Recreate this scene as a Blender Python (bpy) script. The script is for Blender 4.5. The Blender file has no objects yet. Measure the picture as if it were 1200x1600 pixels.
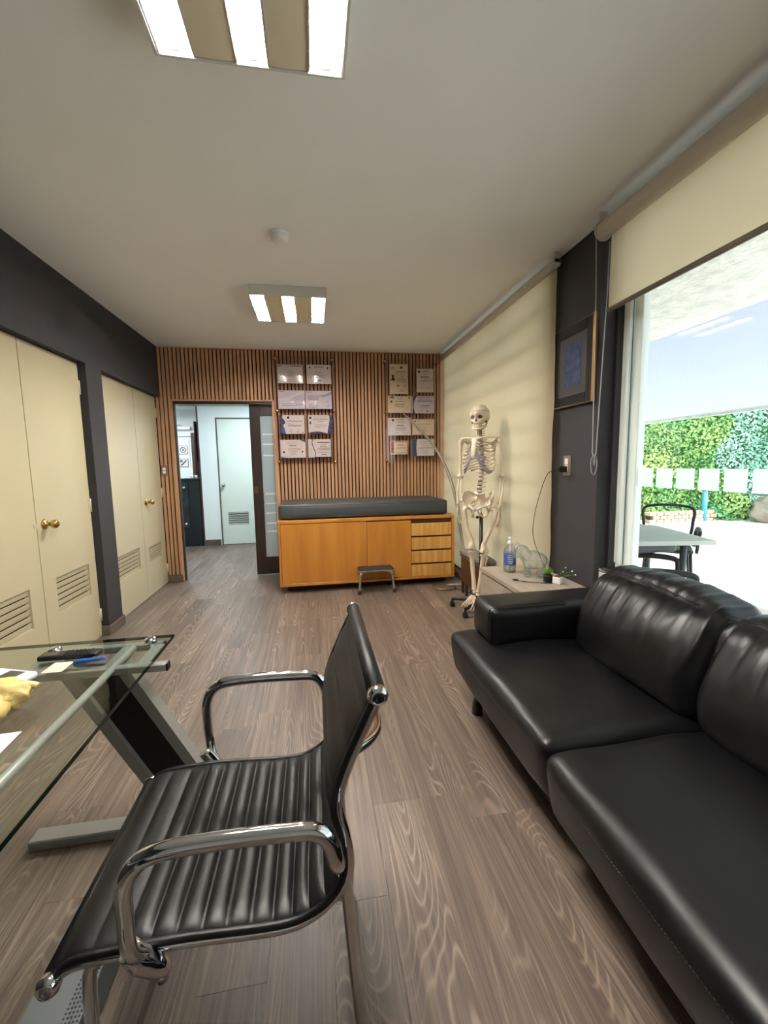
import bpy, bmesh, math, random
from mathutils import Vector, Matrix, noise
random.seed(7)
PI = math.pi
C = bpy.context.scene.collection
sc = bpy.context.scene

# ------------------------------------------------------------------ camera, sky, sun, exposure
def camera():
    f, yaw, pitch, roll = 659.8, .1633, .1125, -.0176
    cy, sy, cp, sp = math.cos(yaw), math.sin(yaw), math.cos(pitch), math.sin(pitch)
    fw = Vector((sy*cp, cy*cp, -sp)); r = Vector((cy, -sy, 0)); u = r.cross(fw)
    cr, sr = math.cos(roll), math.sin(roll)
    r2 = cr*r + sr*u; u2 = -sr*r + cr*u
    cd = bpy.data.cameras.new('camera'); co = bpy.data.objects.new('camera', cd); C.objects.link(co)
    m = Matrix((( r2.x, u2.x, -fw.x, 0), (r2.y, u2.y, -fw.y, 0), (r2.z, u2.z, -fw.z, 1.30), (0, 0, 0, 1)))
    co.matrix_world = m
    cd.sensor_fit = 'HORIZONTAL'; cd.sensor_width = 36; cd.lens = 36*f/1200
    cd.clip_start = .02; cd.clip_end = 200
    sc.camera = co
camera()
w = bpy.data.worlds.new('sky'); sc.world = w; w.use_nodes = True
bg = w.node_tree.nodes['Background']
bg.inputs[0].default_value = (.80, .90, 1, 1); bg.inputs[1].default_value = 1.9
sd = bpy.data.lights.new('sun', 'SUN'); sd.energy = 4.5; sd.angle = .02; sd.color = (1, .96, .9)
so = bpy.data.objects.new('sun', sd); C.objects.link(so)
so.rotation_euler = Vector((-.6, .55, -.58)).to_track_quat('-Z', 'Y').to_euler()
def portal(name, loc, rot, sx, sy):
    d = bpy.data.lights.new(name, 'AREA'); d.shape = 'RECTANGLE'; d.size = sx; d.size_y = sy
    d.cycles.is_portal = True
    o = bpy.data.objects.new(name, d); C.objects.link(o); o.location = loc; o.rotation_euler = rot
portal('window_portal', (1.90, .6, 1.6), (0, PI/2, 0), 1.9, 3.2)
hd = bpy.data.lights.new('hall_light', 'AREA'); hd.shape = 'RECTANGLE'; hd.size = 1.2; hd.size_y = .6
hd.energy = 27; hd.color = (.78, .92, 1)
ho = bpy.data.objects.new('hall_light', hd); C.objects.link(ho); ho.location = (-.7, 6.25, 2.36)
vs = sc.view_settings
vs.view_transform = 'Standard'; vs.look = 'None'; vs.gamma = 1; vs.use_curve_mapping = False
vs.exposure = 1.32

# ------------------------------------------------------------------ materials
def lin(c):
    return tuple((x/255/12.92 if x/255 <= .04045 else ((x/255+.055)/1.055)**2.4) for x in c) + (1,)
M = {}
def mat(name, rgb, rough=.5, metal=0, bump=None, spec=.5, trans=0, ior=1.45, emit=None, var=None, coat=0, sheen=0, alpha=1):
    m = bpy.data.materials.new(name); m.use_nodes = True; M[name] = m
    nt = m.node_tree; b = nt.nodes['Principled BSDF']
    b.inputs['Base Color'].default_value = lin(rgb); b.inputs['Roughness'].default_value = rough
    b.inputs['Metallic'].default_value = metal; b.inputs['Specular IOR Level'].default_value = spec
    b.inputs['IOR'].default_value = ior; b.inputs['Transmission Weight'].default_value = trans
    b.inputs['Coat Weight'].default_value = coat; b.inputs['Alpha'].default_value = alpha
    if emit: b.inputs['Emission Color'].default_value = lin(emit[0]); b.inputs['Emission Strength'].default_value = emit[1]
    N = nt.nodes; L = nt.links
    tc = N.new('ShaderNodeTexCoord')
    if var:   # (scale, amount, rgb2)
        n = N.new('ShaderNodeTexNoise'); n.inputs['Scale'].default_value = var[0]; n.inputs['Detail'].default_value = 4
        mx = N.new('ShaderNodeMix'); mx.data_type = 'RGBA'
        mx.inputs[6].default_value = lin(rgb); mx.inputs[7].default_value = lin(var[2])
        mp = N.new('ShaderNodeMapRange'); mp.inputs[1].default_value = .4; mp.inputs[2].default_value = .65; mp.inputs[4].default_value = var[1]
        L.new(tc.outputs['Object'], n.inputs['Vector']); L.new(n.outputs[0], mp.inputs[0]); L.new(mp.outputs[0], mx.inputs[0])
        L.new(mx.outputs[2], b.inputs['Base Color'])
    if bump:  # (scale, strength, distance)
        n = N.new('ShaderNodeTexNoise'); n.inputs['Scale'].default_value = bump[0]; n.inputs['Detail'].default_value = 3
        bp = N.new('ShaderNodeBump'); bp.inputs['Strength'].default_value = bump[1]; bp.inputs['Distance'].default_value = bump[2]
        L.new(tc.outputs['Object'], n.inputs['Vector']); L.new(n.outputs[0], bp.inputs['Height']); L.new(bp.outputs[0], b.inputs['Normal'])
    return m

def wood(name, a, b2, c, sc_=(30, 30, 1.2), rough=.45, rings=5, along='z'):
    m = bpy.data.materials.new(name); m.use_nodes = True; M[name] = m
    N = m.node_tree.nodes; L = m.node_tree.links; b = N['Principled BSDF']
    tc = N.new('ShaderNodeTexCoord'); oi = N.new('ShaderNodeObjectInfo')
    mul = N.new('ShaderNodeMath'); mul.operation = 'MULTIPLY'; mul.inputs[1].default_value = 40
    L.new(oi.outputs['Random'], mul.inputs[0])
    cb = N.new('ShaderNodeCombineXYZ'); L.new(mul.outputs[0], cb.inputs[0]); L.new(mul.outputs[0], cb.inputs[1]); L.new(mul.outputs[0], cb.inputs[2])
    ad = N.new('ShaderNodeVectorMath'); ad.operation = 'ADD'; L.new(tc.outputs['Object'], ad.inputs[0]); L.new(cb.outputs[0], ad.inputs[1])
    mp = N.new('ShaderNodeMapping'); mp.inputs['Scale'].default_value = sc_; L.new(ad.outputs[0], mp.inputs[0])
    n = N.new('ShaderNodeTexNoise'); n.inputs['Scale'].default_value = 1; n.inputs['Detail'].default_value = 5
    L.new(mp.outputs[0], n.inputs['Vector'])
    r = N.new('ShaderNodeValToRGB'); e = r.color_ramp.elements
    e[0].position = .3; e[0].color = lin(a); e[1].position = .7; e[1].color = lin(b2); x = e.new(.5); x.color = lin(c)
    L.new(n.outputs[0], r.inputs[0]); L.new(r.outputs[0], b.inputs['Base Color'])
    b.inputs['Roughness'].default_value = rough
    return m

mat('ceiling', (240, 241, 240), .9, bump=(60, .15, .002), var=(1.5, .3, (234, 234, 231)))
mat('dark_wall', (46, 44, 46), .75, bump=(140, .3, .002))
mat('wall_white', (226, 228, 226), .8)
mat('cream_door', (190, 180, 148), .30, bump=(5, .05, .004), var=(2, .5, (184, 174, 142)))
mat('louvre_shade', (52, 48, 40), .9)  # dark tone standing in for the shade between louvre slats
mat('hall_white', (228, 234, 232), .7)
mat('hall_door', (218, 226, 214), .5)
wood('slat_wood', (156, 114, 82), (200, 156, 118), (180, 136, 100), (60, 60, 2.5), .5)
mat('slat_back', (22, 15, 12), .95)
wood('oak', (176, 112, 38), (198, 136, 58), (187, 124, 47), (9, 9, 1.0), .38)
wood('oak_drawer', (190, 136, 66), (224, 174, 100), (208, 154, 80), (22, 22, 1.4), .38)
wood('espresso', (26, 15, 12), (48, 30, 24), (36, 22, 18), (60, 60, 2), .35)
wood('baseboard_wood', (76, 65, 57), (104, 92, 81), (90, 78, 69), (3, 3, 60), .5)
wood('greige', (150, 136, 122), (172, 158, 142), (162, 148, 132), (40, 3, 40), .4)
mat('brass', (196, 160, 96), .18, 1)
mat('nickel', (190, 184, 172), .25, 1)
mat('chrome', (216, 216, 218), .07, 1)
mat('steel', (156, 156, 156), .35, 1)
mat('grey_paint', (150, 150, 146), .42, .3)
mat('hinge', (205, 198, 172), .35, .3)
mat('black_panel', (16, 13, 12), .3)
mat('black_plastic', (18, 18, 19), .4)
mat('rubber', (26, 26, 26), .7)
mat('leather', (9, 9, 11), .40, bump=(260, .12, .001), spec=.42)
mat('chair_leather', (9, 8, 8), .46, bump=(420, .10, .0008), spec=.38)
mat('vinyl', (56, 60, 62), .45, bump=(300, .1, .001))
mat('thread', (38, 38, 40), .6)
mat('bone', (220, 206, 182), .42, bump=(70, .3, .002), var=(14, .6, (206, 190, 160)))
mat('bone_old', (226, 200, 128), .45, bump=(60, .5, .004), var=(20, .6, (196, 160, 90)))
mat('bone_shade', (70, 58, 48), .8)  # dark tone that paints shade into the hollows of the skull
mat('cartilage', (150, 140, 152), .55)
mat('disc', (108, 66, 56), .6)
mat('artery', (160, 36, 30), .5)
mat('paper', (222, 219, 214), .6)
mat('paper_cream', (226, 214, 184), .6)
mat('paper_lilac', (204, 202, 214), .6, var=(7, .8, (216, 210, 216)))
mat('paper_tan', (216, 186, 140), .6)
mat('ink', (112, 106, 108), .7)
mat('ink_dark', (58, 52, 60), .7)
mat('ink_navy', (42, 46, 84), .6, var=(40, .8, (110, 104, 140)))
mat('ink_blue', (70, 88, 220), .6)
mat('ink_teal', (30, 112, 122), .6)
mat('ink_sky', (110, 172, 214), .6)
mat('ink_rust', (170, 84, 56), .6)
mat('ink_slate', (52, 84, 128), .6)
mat('white_plastic', (232, 231, 228), .35)
mat('lilac_plastic', (224, 218, 232), .35)
mat('lcd', (58, 58, 48), .3)
mat('fixture', (206, 203, 196), .45)
mat('perforated', (224, 212, 186), .5, .0)
mat('reflector', (240, 240, 238), .25, .0)
mat('frame_white', (232, 242, 236), .4)
mat('frame_dark', (52, 52, 54), .5)
mat('gold', (160, 116, 58), .4, .8)
mat('frame_black', (14, 12, 14), .6, spec=.25)
mat('gilt_dull', (104, 88, 60), .5, .5)
mat('matboard', (60, 58, 57), .7)
mat('art_blue', (22, 32, 66), .6, var=(26, .9, (44, 68, 108)))
mat('terrace_tile', (214, 211, 204), .7, var=(3, .6, (200, 196, 188)))
mat('grout', (150, 146, 138), .9)
mat('concrete', (226, 226, 220), .9, bump=(22, 1, .02), var=(9, .7, (196, 196, 190)))
mat('stone', (196, 176, 140), .9, bump=(8, 1, .02), var=(5, .8, (150, 134, 110)))
mat('rock', (150, 140, 124), .95, bump=(6, 1, .05), var=(3, .9, (108, 104, 92)))
mat('pipe_blue', (70, 140, 170), .4)
mat('hedge_core', (66, 106, 62), .95)
mat('leaf_bright', (104, 156, 84), .6, var=(1.2, .9, (154, 178, 96)))
mat('leaf_green', (80, 140, 86), .55, var=(1.2, .9, (110, 160, 70)))
mat('leaf_blue', (110, 160, 140), .55, var=(1.2, .9, (150, 190, 170)))
mat('plant_green', (96, 150, 40), .5)
mat('stem', (74, 104, 56), .6)
mat('flower', (236, 236, 224), .6)
mat('soil', (60, 48, 38), .95)
mat('marble_black', (20, 24, 28), .25, var=(6, .12, (110, 116, 120)))
mat('label_blue', (58, 88, 150), .4, var=(60, .5, (110, 136, 180)))
mat('silver_base', (120, 104, 88), .35, .7)
mat('cushion_grey', (120, 112, 104), .7)
mat('brown_wood', (70, 42, 26), .5)
mat('pen_blue', (40, 88, 160), .3)
mat('patio_table', (196, 196, 186), .4)
mat('patio_grey', (66, 72, 74), .5)
mat('outlet_plate', (132, 118, 100), .4, .4)
mat('cushion_roll', (206, 200, 190), .7)
mat('blind_bar', (112, 103, 88), .6)
mat('chain_grey', (150, 148, 150), .4)
mat('ink_wash', (158, 164, 184), .6)
mat('ink_teal_dark', (44, 66, 74), .6)
mat('steel_grey', (108, 112, 114), .45, .3)
mat('black_stone', (22, 26, 30), .35)
mat('lamp_grey', (146, 138, 122), .4, .5)
mat('bar_silver', (206, 206, 202), .35, .5)
mat('red_brown', (92, 52, 46), .5)

def glassy(name, tint, rough=0, frost=0, ior=1.45, rim=None, film=(.85, .92, .90)):
    """window-like glass: see-through with a Fresnel reflection; frost mixes in a diffuse film"""
    m = bpy.data.materials.new(name); m.use_nodes = True; M[name] = m
    N = m.node_tree.nodes; L = m.node_tree.links; N.remove(N['Principled BSDF'])
    out = N['Material Output']
    t = N.new('ShaderNodeBsdfTransparent'); t.inputs[0].default_value = tint
    if rim:    # walls seen edge-on let less light through
        lw = N.new('ShaderNodeLayerWeight'); lw.inputs[0].default_value = .35
        cm = N.new('ShaderNodeMix'); cm.data_type = 'RGBA'; cm.inputs[6].default_value = tint; cm.inputs[7].default_value = rim
        L.new(lw.outputs['Facing'], cm.inputs[0]); L.new(cm.outputs[2], t.inputs[0])
    g = N.new('ShaderNodeBsdfGlossy'); g.inputs['Roughness'].default_value = rough
    fr = N.new('ShaderNodeFresnel'); fr.inputs[0].default_value = ior
    geo = N.new('ShaderNodeNewGeometry')
    mm = N.new('ShaderNodeMath'); mm.operation = 'MULTIPLY'; inv = N.new('ShaderNodeMath'); inv.operation = 'SUBTRACT'; inv.inputs[0].default_value = 1
    L.new(geo.outputs['Backfacing'], inv.inputs[1]); L.new(fr.outputs[0], mm.inputs[0]); L.new(inv.outputs[0], mm.inputs[1])
    mx = N.new('ShaderNodeMixShader'); L.new(mm.outputs[0], mx.inputs[0]); L.new(t.outputs[0], mx.inputs[1]); L.new(g.outputs[0], mx.inputs[2])
    last = mx
    if frost:
        d = N.new('ShaderNodeBsdfTranslucent'); d.inputs[0].default_value = film+(1,)
        d2 = N.new('ShaderNodeBsdfDiffuse'); d2.inputs[0].default_value = tuple(q*.94 for q in film)+(1,)
        m1 = N.new('ShaderNodeMixShader'); m1.inputs[0].default_value = .5; L.new(d.outputs[0], m1.inputs[1]); L.new(d2.outputs[0], m1.inputs[2])
        m2 = N.new('ShaderNodeMixShader'); m2.inputs[0].default_value = frost; L.new(mx.outputs[0], m2.inputs[1]); L.new(m1.outputs[0], m2.inputs[2]); last = m2
    L.new(last.outputs[0], out.inputs[0])
glassy('glass', (.97, .99, .98, 1))
glassy('desk_glass', (.88, .92, .90, 1), ior=1.5)
glassy('glass_edge', (.05, .16, .12, 1), .1, .06, film=(.02, .08, .06))
glassy('acrylic', (.93, .90, .90, 1), ior=1.45)
glassy('frosted', (.9, .95, .93, 1), .3, .85)
glassy('frost_film', (.9, .95, .93, 1), .3, .9)
glassy('crystal', (.93, .95, .94, 1), .05, .17, 1.7, (.34, .36, .35, 1))
glassy('door_frost', (.6, .64, .64, 1), .3, .9, film=(.50, .54, .54))
glassy('clear_plastic', (.93, .95, .93, 1), .05, .06, 1.5, (.62, .65, .62, 1))

def fabric(name, rgb, tr, weave=900):
    m = bpy.data.materials.new(name); m.use_nodes = True; M[name] = m
    N = m.node_tree.nodes; L = m.node_tree.links; N.remove(N['Principled BSDF'])
    d = N.new('ShaderNodeBsdfDiffuse'); d.inputs[0].default_value = lin(rgb)
    t = N.new('ShaderNodeBsdfTranslucent'); t.inputs[0].default_value = lin(rgb)
    mx = N.new('ShaderNodeMixShader'); mx.inputs[0].default_value = tr
    L.new(d.outputs[0], mx.inputs[1]); L.new(t.outputs[0], mx.inputs[2]); L.new(mx.outputs[0], N['Material Output'].inputs[0])
fabric('blind', (214, 198, 166), .50)
fabric('awning', (212, 219, 236), .18)

def lamp_mat(name, rgb, s):
    m = bpy.data.materials.new(name); m.use_nodes = True; M[name] = m
    N = m.node_tree.nodes; N.remove(N['Principled BSDF'])
    e = N.new('ShaderNodeEmission'); e.inputs[0].default_value = lin(rgb); e.inputs[1].default_value = s
    m.node_tree.links.new(e.outputs[0], N['Material Output'].inputs[0])
lamp_mat('tube_light', (255, 248, 240), 165)

def floor_mat():
    m = bpy.data.materials.new('plank_wood'); m.use_nodes = True; M['plank_wood'] = m
    N = m.node_tree.nodes; L = m.node_tree.links; b = N['Principled BSDF']
    tc = N.new('ShaderNodeTexCoord'); oi = N.new('ShaderNodeObjectInfo')
    def math_(op, a, b_=None, v=None):
        n = N.new('ShaderNodeMath'); n.operation = op
        if isinstance(a, float): n.inputs[0].default_value = a
        else: L.new(a, n.inputs[0])
        if b_ is not None: L.new(b_, n.inputs[1])
        elif v is not None: n.inputs[1].default_value = v
        return n.outputs[0]
    rnd = math_('MULTIPLY', oi.outputs['Random'], v=57.)
    cb = N.new('ShaderNodeCombineXYZ'); L.new(rnd, cb.inputs[0]); L.new(rnd, cb.inputs[1])
    ad = N.new('ShaderNodeVectorMath'); ad.operation = 'ADD'; L.new(tc.outputs['Object'], ad.inputs[0]); L.new(cb.outputs[0], ad.inputs[1])
    def ns(scale, detail, dist=0, rough=.5):
        mp = N.new('ShaderNodeMapping'); mp.inputs['Scale'].default_value = scale; L.new(ad.outputs[0], mp.inputs[0])
        n = N.new('ShaderNodeTexNoise'); n.inputs['Scale'].default_value = 1; n.inputs['Detail'].default_value = detail
        n.inputs['Distortion'].default_value = dist; n.inputs['Roughness'].default_value = rough
        L.new(mp.outputs[0], n.inputs['Vector']); return n.outputs[0]
    big = ns((5.5, .75, 1), 1.6, .25, .35)          # contours of this give the cathedral grain
    ring = math_('SINE', math_('MULTIPLY', big, v=250.))
    ring = math_('POWER', math_('MULTIPLY_ADD', ring, v=.5) if False else math_('ADD', math_('MULTIPLY', ring, v=.5), v=.5), v=6.)
    fib = ns((230, 2.6, 1), 4, 0, .65)
    fib2 = ns((46, 1.0, 1), 5, .4, .65)
    mask = ns((7, .9, 1), 2)
    mr = N.new('ShaderNodeMapRange'); mr.inputs[1].default_value = .46; mr.inputs[2].default_value = .62; L.new(mask, mr.inputs[0])
    ring_m = math_('MULTIPLY', ring, mr.outputs[0])
    r = N.new('ShaderNodeValToRGB'); e = r.color_ramp.elements
    e[0].position = .30; e[0].color = lin((60, 51, 44)); e[1].position = .68; e[1].color = lin((146, 128, 112)); x = e.new(.5); x.color = lin((102, 88, 77))
    L.new(math_('ADD', math_('MULTIPLY', fib, v=.45), math_('MULTIPLY', fib2, v=.55)), r.inputs[0])
    mx = N.new('ShaderNodeMix'); mx.data_type = 'RGBA'; L.new(math_('MULTIPLY', ring_m, v=.52), mx.inputs[0]); L.new(r.outputs[0], mx.inputs[6]); mx.inputs[7].default_value = lin((176, 158, 142))
    br = N.new('ShaderNodeMapRange'); br.inputs[3].default_value = .80; br.inputs[4].default_value = 1.16; L.new(oi.outputs['Random'], br.inputs[0])
    hs = N.new('ShaderNodeHueSaturation'); L.new(mx.outputs[2], hs.inputs['Color']); L.new(br.outputs[0], hs.inputs['Value'])
    L.new(hs.outputs[0], b.inputs['Base Color'])
    ro = N.new('ShaderNodeMapRange'); ro.inputs[3].default_value = .34; ro.inputs[4].default_value = .5; L.new(fib2, ro.inputs[0]); L.new(ro.outputs[0], b.inputs['Roughness'])
    bp = N.new('ShaderNodeBump'); bp.inputs['Strength'].default_value = .25; bp.inputs['Distance'].default_value = .0015
    L.new(math_('ADD', fib, ring_m), bp.inputs['Height']); L.new(bp.outputs[0], b.inputs['Normal'])
floor_mat()

# ------------------------------------------------------------------ mesh helpers
def new():
    return bmesh.new()
def box(bm, x0, y0, z0, x1, y1, z1, bev=0, seg=2, rot=None):
    g = bmesh.new(); bmesh.ops.create_cube(g, size=1)
    c = Vector(((x0+x1)/2, (y0+y1)/2, (z0+z1)/2)); s = (abs(x1-x0), abs(y1-y0), abs(z1-z0))
    for v in g.verts: v.co = Vector((v.co.x*s[0], v.co.y*s[1], v.co.z*s[2]))
    if bev: bmesh.ops.bevel(g, geom=g.edges[:], offset=bev, segments=seg, affect='EDGES', profile=.5)
    T = Matrix.Translation(c) @ (rot.to_4x4() if rot else Matrix())
    return merge(bm, g, T)
def merge(bm, g, T=None):
    mp = {}
    for v in g.verts: mp[v] = bm.verts.new(T @ v.co if T else v.co)
    for f in g.faces:
        try:
            nf = bm.faces.new([mp[v] for v in f.verts]); nf.smooth = f.smooth
        except ValueError: pass
    g.free(); return bm
def smooth_pts(P, n=6, closed=False):
    P = [Vector(p) for p in P]; out = []
    k = len(P)
    rng = range(k if closed else k-1)
    for i in rng:
        p0 = P[(i-1) % k] if (closed or i > 0) else P[0]*2-P[1]
        p1 = P[i]; p2 = P[(i+1) % k]
        p3 = P[(i+2) % k] if (closed or i+2 < k) else P[-1]*2-P[-2]
        for j in range(n):
            t = j/n
            out.append(.5*((2*p1)+(-p0+p2)*t+(2*p0-5*p1+4*p2-p3)*t*t+(-p0+3*p1-3*p2+p3)*t**3))
    if not closed: out.append(P[-1])
    return out
def tube(bm, P, r, seg=8, sm=0, flat=None, closed=False, up=None):
    """sweep; r number, list or (a,b) lists; flat = (ratio) squash along second axis"""
    P = [Vector(p) for p in P]
    R = list(r) if isinstance(r, (list, tuple)) else [r]*len(P)
    if sm:
        n0 = len(P); P = smooth_pts(P, sm, closed); m = len(P)
        R2 = []
        for i in range(m):
            t = i/sm; a = int(t); fr = t-a
            R2.append(R[a % n0]*(1-fr)+R[(a+1) % n0 if closed else min(a+1, n0-1)]*fr)
        R = R2
    k = len(P); rings = []
    def tan(i):
        if closed: return (P[(i+1) % k]-P[i-1]).normalized()
        return (P[min(i+1, k-1)]-P[max(i-1, 0)]).normalized()
    t = tan(0); ref = Vector(up) if up else (Vector((0, 0, 1)) if abs(t.z) < .9 else Vector((1, 0, 0)))
    n = (ref - t*ref.dot(t)).normalized()
    for i in range(k):
        t = tan(i); n = (n - t*n.dot(t)).normalized(); b = t.cross(n)
        q = flat if flat else 1
        rings.append([bm.verts.new(P[i] + n*math.cos(2*PI*j/seg)*R[i] + b*math.sin(2*PI*j/seg)*R[i]*q) for j in range(seg)])
    for i in range(k if closed else k-1):
        a = rings[i]; c = rings[(i+1) % k]
        for j in range(seg):
            f = bm.faces.new((a[j], a[(j+1) % seg], c[(j+1) % seg], c[j])); f.smooth = True
    if not closed:
        bm.faces.new(rings[0][::-1]); bm.faces.new(rings[-1])
    return bm
def cyl(bm, c, r, h, seg=24, axis='z', r2=None, bev=0):
    g = bmesh.new(); bmesh.ops.create_cone(g, cap_ends=True, segments=seg, radius1=r, radius2=r if r2 is None else r2, depth=h)
    if bev:
        es = [e for e in g.edges if len(e.link_faces) == 2 and any(len(f.verts) > 4 for f in e.link_faces)]
        bmesh.ops.bevel(g, geom=es, offset=bev, segments=2, affect='EDGES')
    for f in g.faces:
        if len(f.verts) == 4: f.smooth = True
    R = {'z': Matrix(), 'x': Matrix.Rotation(PI/2, 4, 'Y'), 'y': Matrix.Rotation(-PI/2, 4, 'X')}[axis]
    return merge(bm, g, Matrix.Translation(c) @ R)
def lathe(bm, prof, c=(0, 0, 0), seg=24, axis='z'):
    R = {'z': Matrix(), 'x': Matrix.Rotation(PI/2, 3, 'Y'), '-x': Matrix.Rotation(-PI/2, 3, 'Y'), 'y': Matrix.Rotation(-PI/2, 3, 'X'), '-y': Matrix.Rotation(PI/2, 3, 'X')}[axis].to_3x3()
    rings = []
    for r, z in prof:
        rings.append([bm.verts.new(Vector(c)+R @ Vector((max(r, 1e-4)*math.cos(2*PI*j/seg), max(r, 1e-4)*math.sin(2*PI*j/seg), z))) for j in range(seg)])
    for a, b in zip(rings, rings[1:]):
        for j in range(seg):
            f = bm.faces.new((a[j], a[(j+1) % seg], b[(j+1) % seg], b[j])); f.smooth = True
    bm.faces.new(rings[0][::-1]); bm.faces.new(rings[-1]); return bm
def ball(bm, c, r, sub=2, s=(1, 1, 1), fn=None, rot=None):
    g = bmesh.new(); bmesh.ops.create_icosphere(g, subdivisions=sub, radius=1)
    for v in g.verts:
        d = v.co.normalized(); k = fn(d) if fn else 1
        v.co = Vector((d.x*s[0], d.y*s[1], d.z*s[2]))*r*k
    for f in g.faces: f.smooth = True
    T = Matrix.Translation(c) @ (rot.to_4x4() if rot else Matrix())
    return merge(bm, g, T)
def puff(bm, x0, y0, z0, x1, y1, z1, r=.05, n=(14, 14, 6), bulge=(0, 0, 0), fn=None):
    """rounded soft block: gridded cube pulled to a rounded box, faces bulged, then fn(p,u)->p"""
    c = Vector(((x0+x1)/2, (y0+y1)/2, (z0+z1)/2)); h = Vector((abs(x1-x0)/2, abs(y1-y0)/2, abs(z1-z0)/2))
    seen = {}
    def vert(i, j, k):
        key = (i, j, k)
        if key in seen: return seen[key]
        u = Vector((2*i/n[0]-1, 2*j/n[1]-1, 2*k/n[2]-1))
        p = Vector((u.x*h.x, u.y*h.y, u.z*h.z))
        q = Vector([max(-h[a]+r, min(h[a]-r, p[a])) for a in range(3)])
        d = p-q
        if d.length > 1e-9 and sum(abs(x) > 1e-9 for x in d) > 1:
            m = max(abs(d.x), abs(d.y), abs(d.z)); p = q + d.normalized()*m
        b = Vector((bulge[0]*u.x*(1-u.y**2)*(1-u.z**2), bulge[1]*u.y*(1-u.x**2)*(1-u.z**2), bulge[2]*u.z*(1-u.x**2)*(1-u.y**2)))
        p = p + b
        if fn: p = fn(p, u)
        v = bm.verts.new(p+c); seen[key] = v; return v
    def quad(a): f = bm.faces.new([vert(*x) for x in a]); f.smooth = True
    nx, ny, nz = n
    for i in range(nx):
        for j in range(ny):
            quad([(i, j, 0), (i, j+1, 0), (i+1, j+1, 0), (i+1, j, 0)]); quad([(i, j, nz), (i+1, j, nz), (i+1, j+1, nz), (i, j+1, nz)])
    for i in range(nx):
        for k in range(nz):
            quad([(i, 0, k), (i+1, 0, k), (i+1, 0, k+1), (i, 0, k+1)]); quad([(i, ny, k), (i, ny, k+1), (i+1, ny, k+1), (i+1, ny, k)])
    for j in range(ny):
        for k in range(nz):
            quad([(0, j, k), (0, j, k+1), (0, j+1, k+1), (0, j+1, k)]); quad([(nx, j, k), (nx, j+1, k), (nx, j+1, k+1), (nx, j, k+1)])
    return bm
def prism(bm, pts, a0, a1, axis='y'):
    """extrude a 2D outline; axis is the extrusion axis, pts are the other two in order (x,z)/(y,z)/(x,y)"""
    def P(p, a): return {'y': (p[0], a, p[1]), 'x': (a, p[0], p[1]), 'z': (p[0], p[1], a)}[axis]
    A = [bm.verts.new(P(p, a0)) for p in pts]; B = [bm.verts.new(P(p, a1)) for p in pts]
    n = len(pts)
    bm.faces.new(A); bm.faces.new(B[::-1])
    for i in range(n): bm.faces.new((A[i], B[i], B[(i+1) % n], A[(i+1) % n]))
    return bm
def obj(name, bm, m, parent=None, smooth=None, kind=None, label=None):
    bmesh.ops.recalc_face_normals(bm, faces=bm.faces[:])
    me = bpy.data.meshes.new(name); bm.to_mesh(me); bm.free()
    ms = m if isinstance(m, list) else [m]
    for x in ms: me.materials.append(M[x])
    o = bpy.data.objects.new(name, me); C.objects.link(o)
    if smooth is not None:
        for p in me.polygons: p.use_smooth = smooth
    if parent is not None:
        o.parent = parent
        if parent.type == 'EMPTY' and not parent.get('_local'): o.matrix_parent_inverse = Matrix.Translation(parent.location).inverted()
    if kind: o['kind'] = kind
    if label: o['label'] = label
    return o
def thing(name, label, cat, loc=(0, 0, 0), group=None, rz=0):
    o = bpy.data.objects.new(name, None); C.objects.link(o); o.location = loc; o.rotation_euler.z = rz
    o.empty_display_size = .05
    o['label'] = label; o['category'] = cat
    if group: o['group'] = group
    return o
def tag(o, label, cat, group=None):
    o['label'] = label; o['category'] = cat
    if group: o['group'] = group
    return o
def struct(name, bm, m, parent=None):
    o = obj(name, bm, m, parent)
    if parent is None: o['kind'] = 'structure'
    return o
def clone(o, parent, loc=None):
    c = o.copy(); C.objects.link(c); c.parent = parent
    if loc is not None: c.location = loc
    return c

# ================================================================== THE SETTING
H = 2.606
XF, XD = -1.625, -1.68            # left wall face, closet door plane
YB = 5.065                        # back wall (slat face)
# ---- floor of planks
fl = struct('floor', box(new(), -3.7, -2.2, -.14, 1.95, 9.4, -.012), 'slat_back')
PW, PL = .1714, 1.22
pm = new(); box(pm, -PW/2+.0002, -PL/2+.0002, -.011, PW/2-.0002, PL/2-.0002, 0, .0004, 1)
plank0 = obj('plank', pm, 'plank_wood', fl)
first = True
joints = {10: 1.475, 11: 1.475, 13: 1.355, 12: 1.355+.55, 9: 1.13, 8: 2.85, 7: 2.19, 6: 3.53}
ix0 = math.floor((-1.7+.0)/PW)
col_i = 0
x = .181 - 12*PW
while x < 1.85:
    idx = round((x-.181)/PW)
    ph = {0: 1.475, 1: 1.475, 2: 1.35, 3: 1.355, -1: 1.13, -2: 2.85, -3: 2.19, -4: 3.3}.get(idx, random.uniform(0, PL))
    y = ph
    while y > -1.6: y -= PL
    while y < 8.9:
        if not (x > 1.5 and y > 5.3) and not (x+PW < -1.8 and y < 5.0):
            if first: o = plank0; first = False
            else: o = plank0.copy(); C.objects.link(o)
            o.location = (x+PW/2, y+PL/2, 0)
        y += PL
    x += PW
x = -1.876
while x > -3.6:
    x -= PW; y = 5.4 + random.uniform(-.6, 0)
    while y < 8.9:
        if y > 4.6:
            o = plank0.copy(); C.objects.link(o); o.location = (x+PW/2, y+PL/2+.3, 0)
        y += PL
# ---- ceiling
struct('ceiling', box(new(), -1.9, -2.2, H, 1.95, 5.3, H+.15), 'ceiling')
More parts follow.
